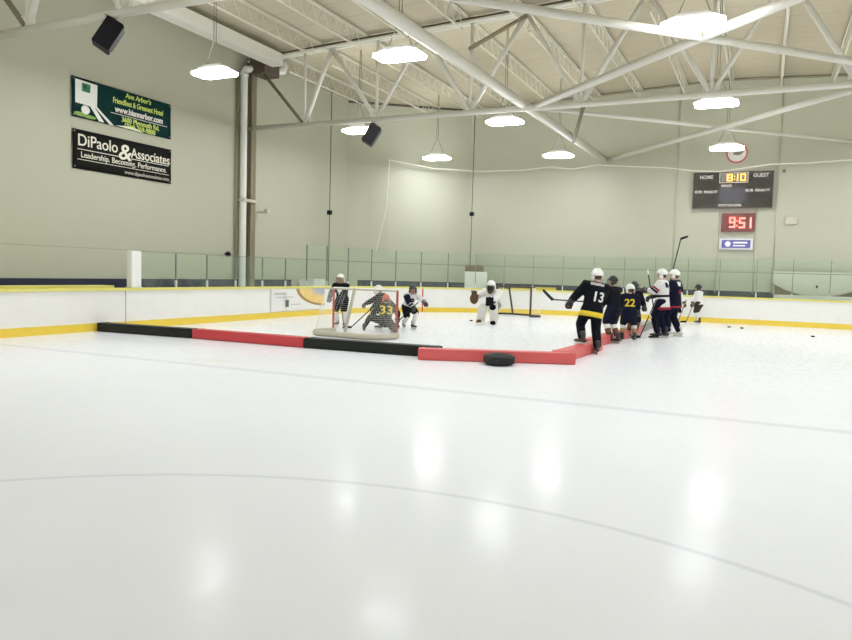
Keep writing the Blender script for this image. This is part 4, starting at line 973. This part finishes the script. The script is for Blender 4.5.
# white goalkeeper before the far goal
x, y = -6.3, 22.3; a = away(x, y) + 2.8; s = 1.02
_, J, Wm, P = person('goalkeeper in white with leg pads crouching before the far goal', x, y, a, s,
    dict(pelvis=(0, -.24, .68), lean=.66, footL=(-.16, .16, 0), footR=(.4, -.04, 0), kneeL=(-.1, 1, 0), kneeR=(.1, 1, 0), handL=(-.1, .6, .66), handR=(.46, .42, .86), elbowL=(-.9, -.2, -.4), elbowR=(.9, -.2, -.4), head=(0, .25), toeL=.4, toeR=-.4, hem=.12, headscale=1.25),
    dict(jersey=WHT, pants=fab('pants_grey', (.3, .3, .3)), helmet=HW_, sock=WHT, crest=NVY, patches=((-.2, .1, True, .05, NVY),), bulk=1.22, gloves='', mask=fab('mask_brown', (.06, .04, .035))), 'goalkeepers')
for k in 'LR':
    kn, an = J['knee' + k], J['ank' + k]; d_ = an - kn; f_ = V((0, .09, 0))
    bm = bmesh.new(); loft(bm, [kn - d_ * .35 + f_ * .8, kn + f_ * 1.3, kn + d_ * .5 + f_, an + V((0, .06, -.02)), an + V((0, .16, -.08))], [.14, .165, .155, .15, .13], [.05, .07, .07, .06, .05], (1, 0, 0), 16)
    pass
    lp_ = P('leg_pad', remesh(bm, .02, 3), GPAD)
    if k == 'L': P('knee_patch', ball(bmesh.new(), kn + f_ * 1.3 + V((0, .07, .0)), .12, .035, .1), BLK, lp_)
    P('toe_cap', ball(bmesh.new(), an + V((0, .17, -.08)), .1, .06, .07), BLK if k == 'L' else BRN, lp_)
    for q in (.2, .5, .8): P('pad_strap', loft(bmesh.new(), [kn + d_ * q + V((-.15, .04, 0)), kn + d_ * q + V((0, -.1, 0)), kn + d_ * q + V((.15, .04, 0))], .014, n=6), BRN, lp_)
hc = (J['shL'] + J['shR']) / 2; hc = V((0, hc.y, hc.z)); P('throat_guard', ball(bmesh.new(), hc + V((0, .2, .05)), .09, .05, .1), BRN)
h = J['handR']; bm = bmesh.new(); ball(bm, h + V((0, .06, -.02)), .15, .1, .18); ball(bm, h + V((-.08, .08, .04)), .08, .06, .1)
for q in range(4): loft(bm, [h + V((.05 - q * .045, .08, .1)), h + V((.06 - q * .05, .11, .2)), h + V((.06 - q * .05, .16, .24))], [.03, .028, .022], n=8)
loft(bm, [h + V((-.1, .06, .02)), h + V((-.17, .1, .1))], [.03, .024], n=8); P('catching_glove', remesh(bm, .018, 2), BRN)
h = J['handL']; bm = bmesh.new(); box(bm, h.x - .13, h.x + .13, h.y + .07, h.y + .12, h.z - .1, h.z + .18, .02); bl_ = P('blocker', bm, BLK, sm=False)
bm = bmesh.new(); loft(bm, [h - V((0, .05, 0)), h + V((0, .07, 0))], [.05, .06], n=10)
for q in range(4): loft(bm, [h + V((-.05 + q * .033, .05, -.03)), h + V((-.05 + q * .033, .06, -.09)), h + V((-.05 + q * .033, .02, -.11))], [.018, .017, .014], n=7)
loft(bm, [h + V((.06, .03, 0)), h + V((.08, .05, -.06))], [.02, .016], n=7); P('glove', remesh(bm, .012, 2), BLK, bl_)
h1 = Wm @ (J['handL'] + V((0, .05, -.06)))
stick(h1 + V((.0, .1, .28)), (h1.x - .1, h1.y - .25, .08), (h1.x - .42, h1.y - .25, .06), 'goalkeeper stick held before the white leg pads', M['white'], M['white'], (.02, .012))

# white skater right of the near goal
x, y = -7.62, 18.75; a = away(x, y) + PI + .45
_, J, Wm, _ = person('skater in white jersey and dark helmet bending forward right of the near goal', x, y, a, .83,
    dict(pelvis=(0, -.16, .8), lean=.6, footL=(-.1, .12, 0), footR=(.12, -.22, 0), handL=(-.4, .42, .95), handR=(.14, .5, .8), head=(0, .2), headscale=1.15, hem=.1, toeL=.2, toeR=-.2),
    dict(jersey=WHT, pants=BLK, helmet=HB_, sock=WHT, crest=NVY, sleeve=NVY, sleeves='R'))
h1 = Wm @ (J['handR'] + V((0, .05, 0)))
stick(h1 + V((.3, -.05, .25)), (-7.75, 17.85, .06), (-7.5, 17.6, .05), 'stick reaching the ice right of the near goal post')
# kneeling goalkeeper 33
x, y = -7.46, 17.0; a = away(x, y) + .1
person('goalkeeper in dark jersey 33 and orange helmet, down before the near goal', x, y, a, .82,
    dict(pelvis=(-.04, -.05, .42), lean=.25, side=.05, footL=(-.75, -.1, 0.0), footR=(.2, -.3, 0.0), kneeL=(-.6, .4, .5), kneeR=(.3, 1, -.3), handL=(-.5, .35, .5), handR=(.42, .3, .5), head=(.1, .1), headscale=1.15, hem=.14),
    dict(jersey=GRNB, pants=GRNB, helmet=HO_, sock=GRNB, number=('33', YEL), nsize=.4, nwidth=.44, glove=GLV), 'goalkeepers')
# dark skater beyond the goal
x, y = -8.0, 18.0; a = away(x, y) + 1.2
_, J, Wm, _ = person('skater in black jersey bending low beyond the near goal net', x, y, a, .84,
    dict(pelvis=(.05, -.12, .8), lean=.75, footL=(-.22, .15, 0), footR=(.2, -.3, 0), handL=(-.2, .7, .86), handR=(.25, .6, .75), head=(0, .1), headscale=1.12, hem=.2),
    dict(jersey=GRNB, pants=GRNB, helmet=HW_, sock=WHT, patches=((.0, .0, False, .05, WHT),)))
h1 = Wm @ J['handR']
stick(h1 + V((.25, .1, .25)), (-8.75, 17.3, .06), (-9.0, 17.2, .05), 'stick of the black skater seen through the near goal net')
x, y = -9.53, 18.0; a = away(x, y) + 2.7
_, J, Wm, _ = person('skater in black with white helmet standing left of the near goal', x, y, a, .86,
    dict(pelvis=(0, -.05, .96), lean=.25, footL=(-.16, .0, 0), footR=(.16, 0, 0), handL=(-.2, .4, .95), handR=(.3, .35, 1.0), head=(.1, .1), headscale=1.15, hem=.1),
    dict(jersey=BLK, pants=BLK, helmet=HW_, sock=WHT, crest=WHT))
h1 = Wm @ J['handL']
stick(h1 + V((-.15, .05, .25)), (-9.0, 17.3, .06), (-8.75, 17.25, .05), 'stick of the black skater left of the near goal')

# ------------------------------------------------------------------ camera and world
cd = bpy.data.cameras.new('camera'); co = bpy.data.objects.new('camera', cd); COL.objects.link(co)
f, pitch, roll, yaw = 715.165, -.065807, .028111, .437554
fwv = V((-math.sin(yaw) * math.cos(pitch), math.cos(yaw) * math.cos(pitch), math.sin(pitch))); rtv = V((math.cos(yaw), math.sin(yaw), 0)); upv = rtv.cross(fwv)
Rv = rtv * math.cos(roll) + upv * math.sin(roll); Uv = -rtv * math.sin(roll) + upv * math.cos(roll)
mw = Matrix((Rv, Uv, -fwv)).transposed().to_4x4(); mw.translation = V((1.848, -.324, 1.667)); co.matrix_world = mw
cd.sensor_width = 36; cd.lens = 36 * f / 852; cd.clip_end = 200; cd.clip_start = .05
S.camera = co
w = bpy.data.worlds.new('world'); S.world = w; w.use_nodes = True
w.node_tree.nodes['Background'].inputs[0].default_value = (.9, .95, 1, 1); w.node_tree.nodes['Background'].inputs[1].default_value = .02
S.view_settings.view_transform = 'Standard'; S.view_settings.look = 'None'; S.view_settings.gamma = 1; S.view_settings.exposure = 0; S.view_settings.use_curve_mapping = False
S.cycles.transparent_max_bounces = 32; S.cycles.max_bounces = 10; S.cycles.diffuse_bounces = 6; S.cycles.use_denoising = True
S.cycles.sample_clamp_indirect = 6
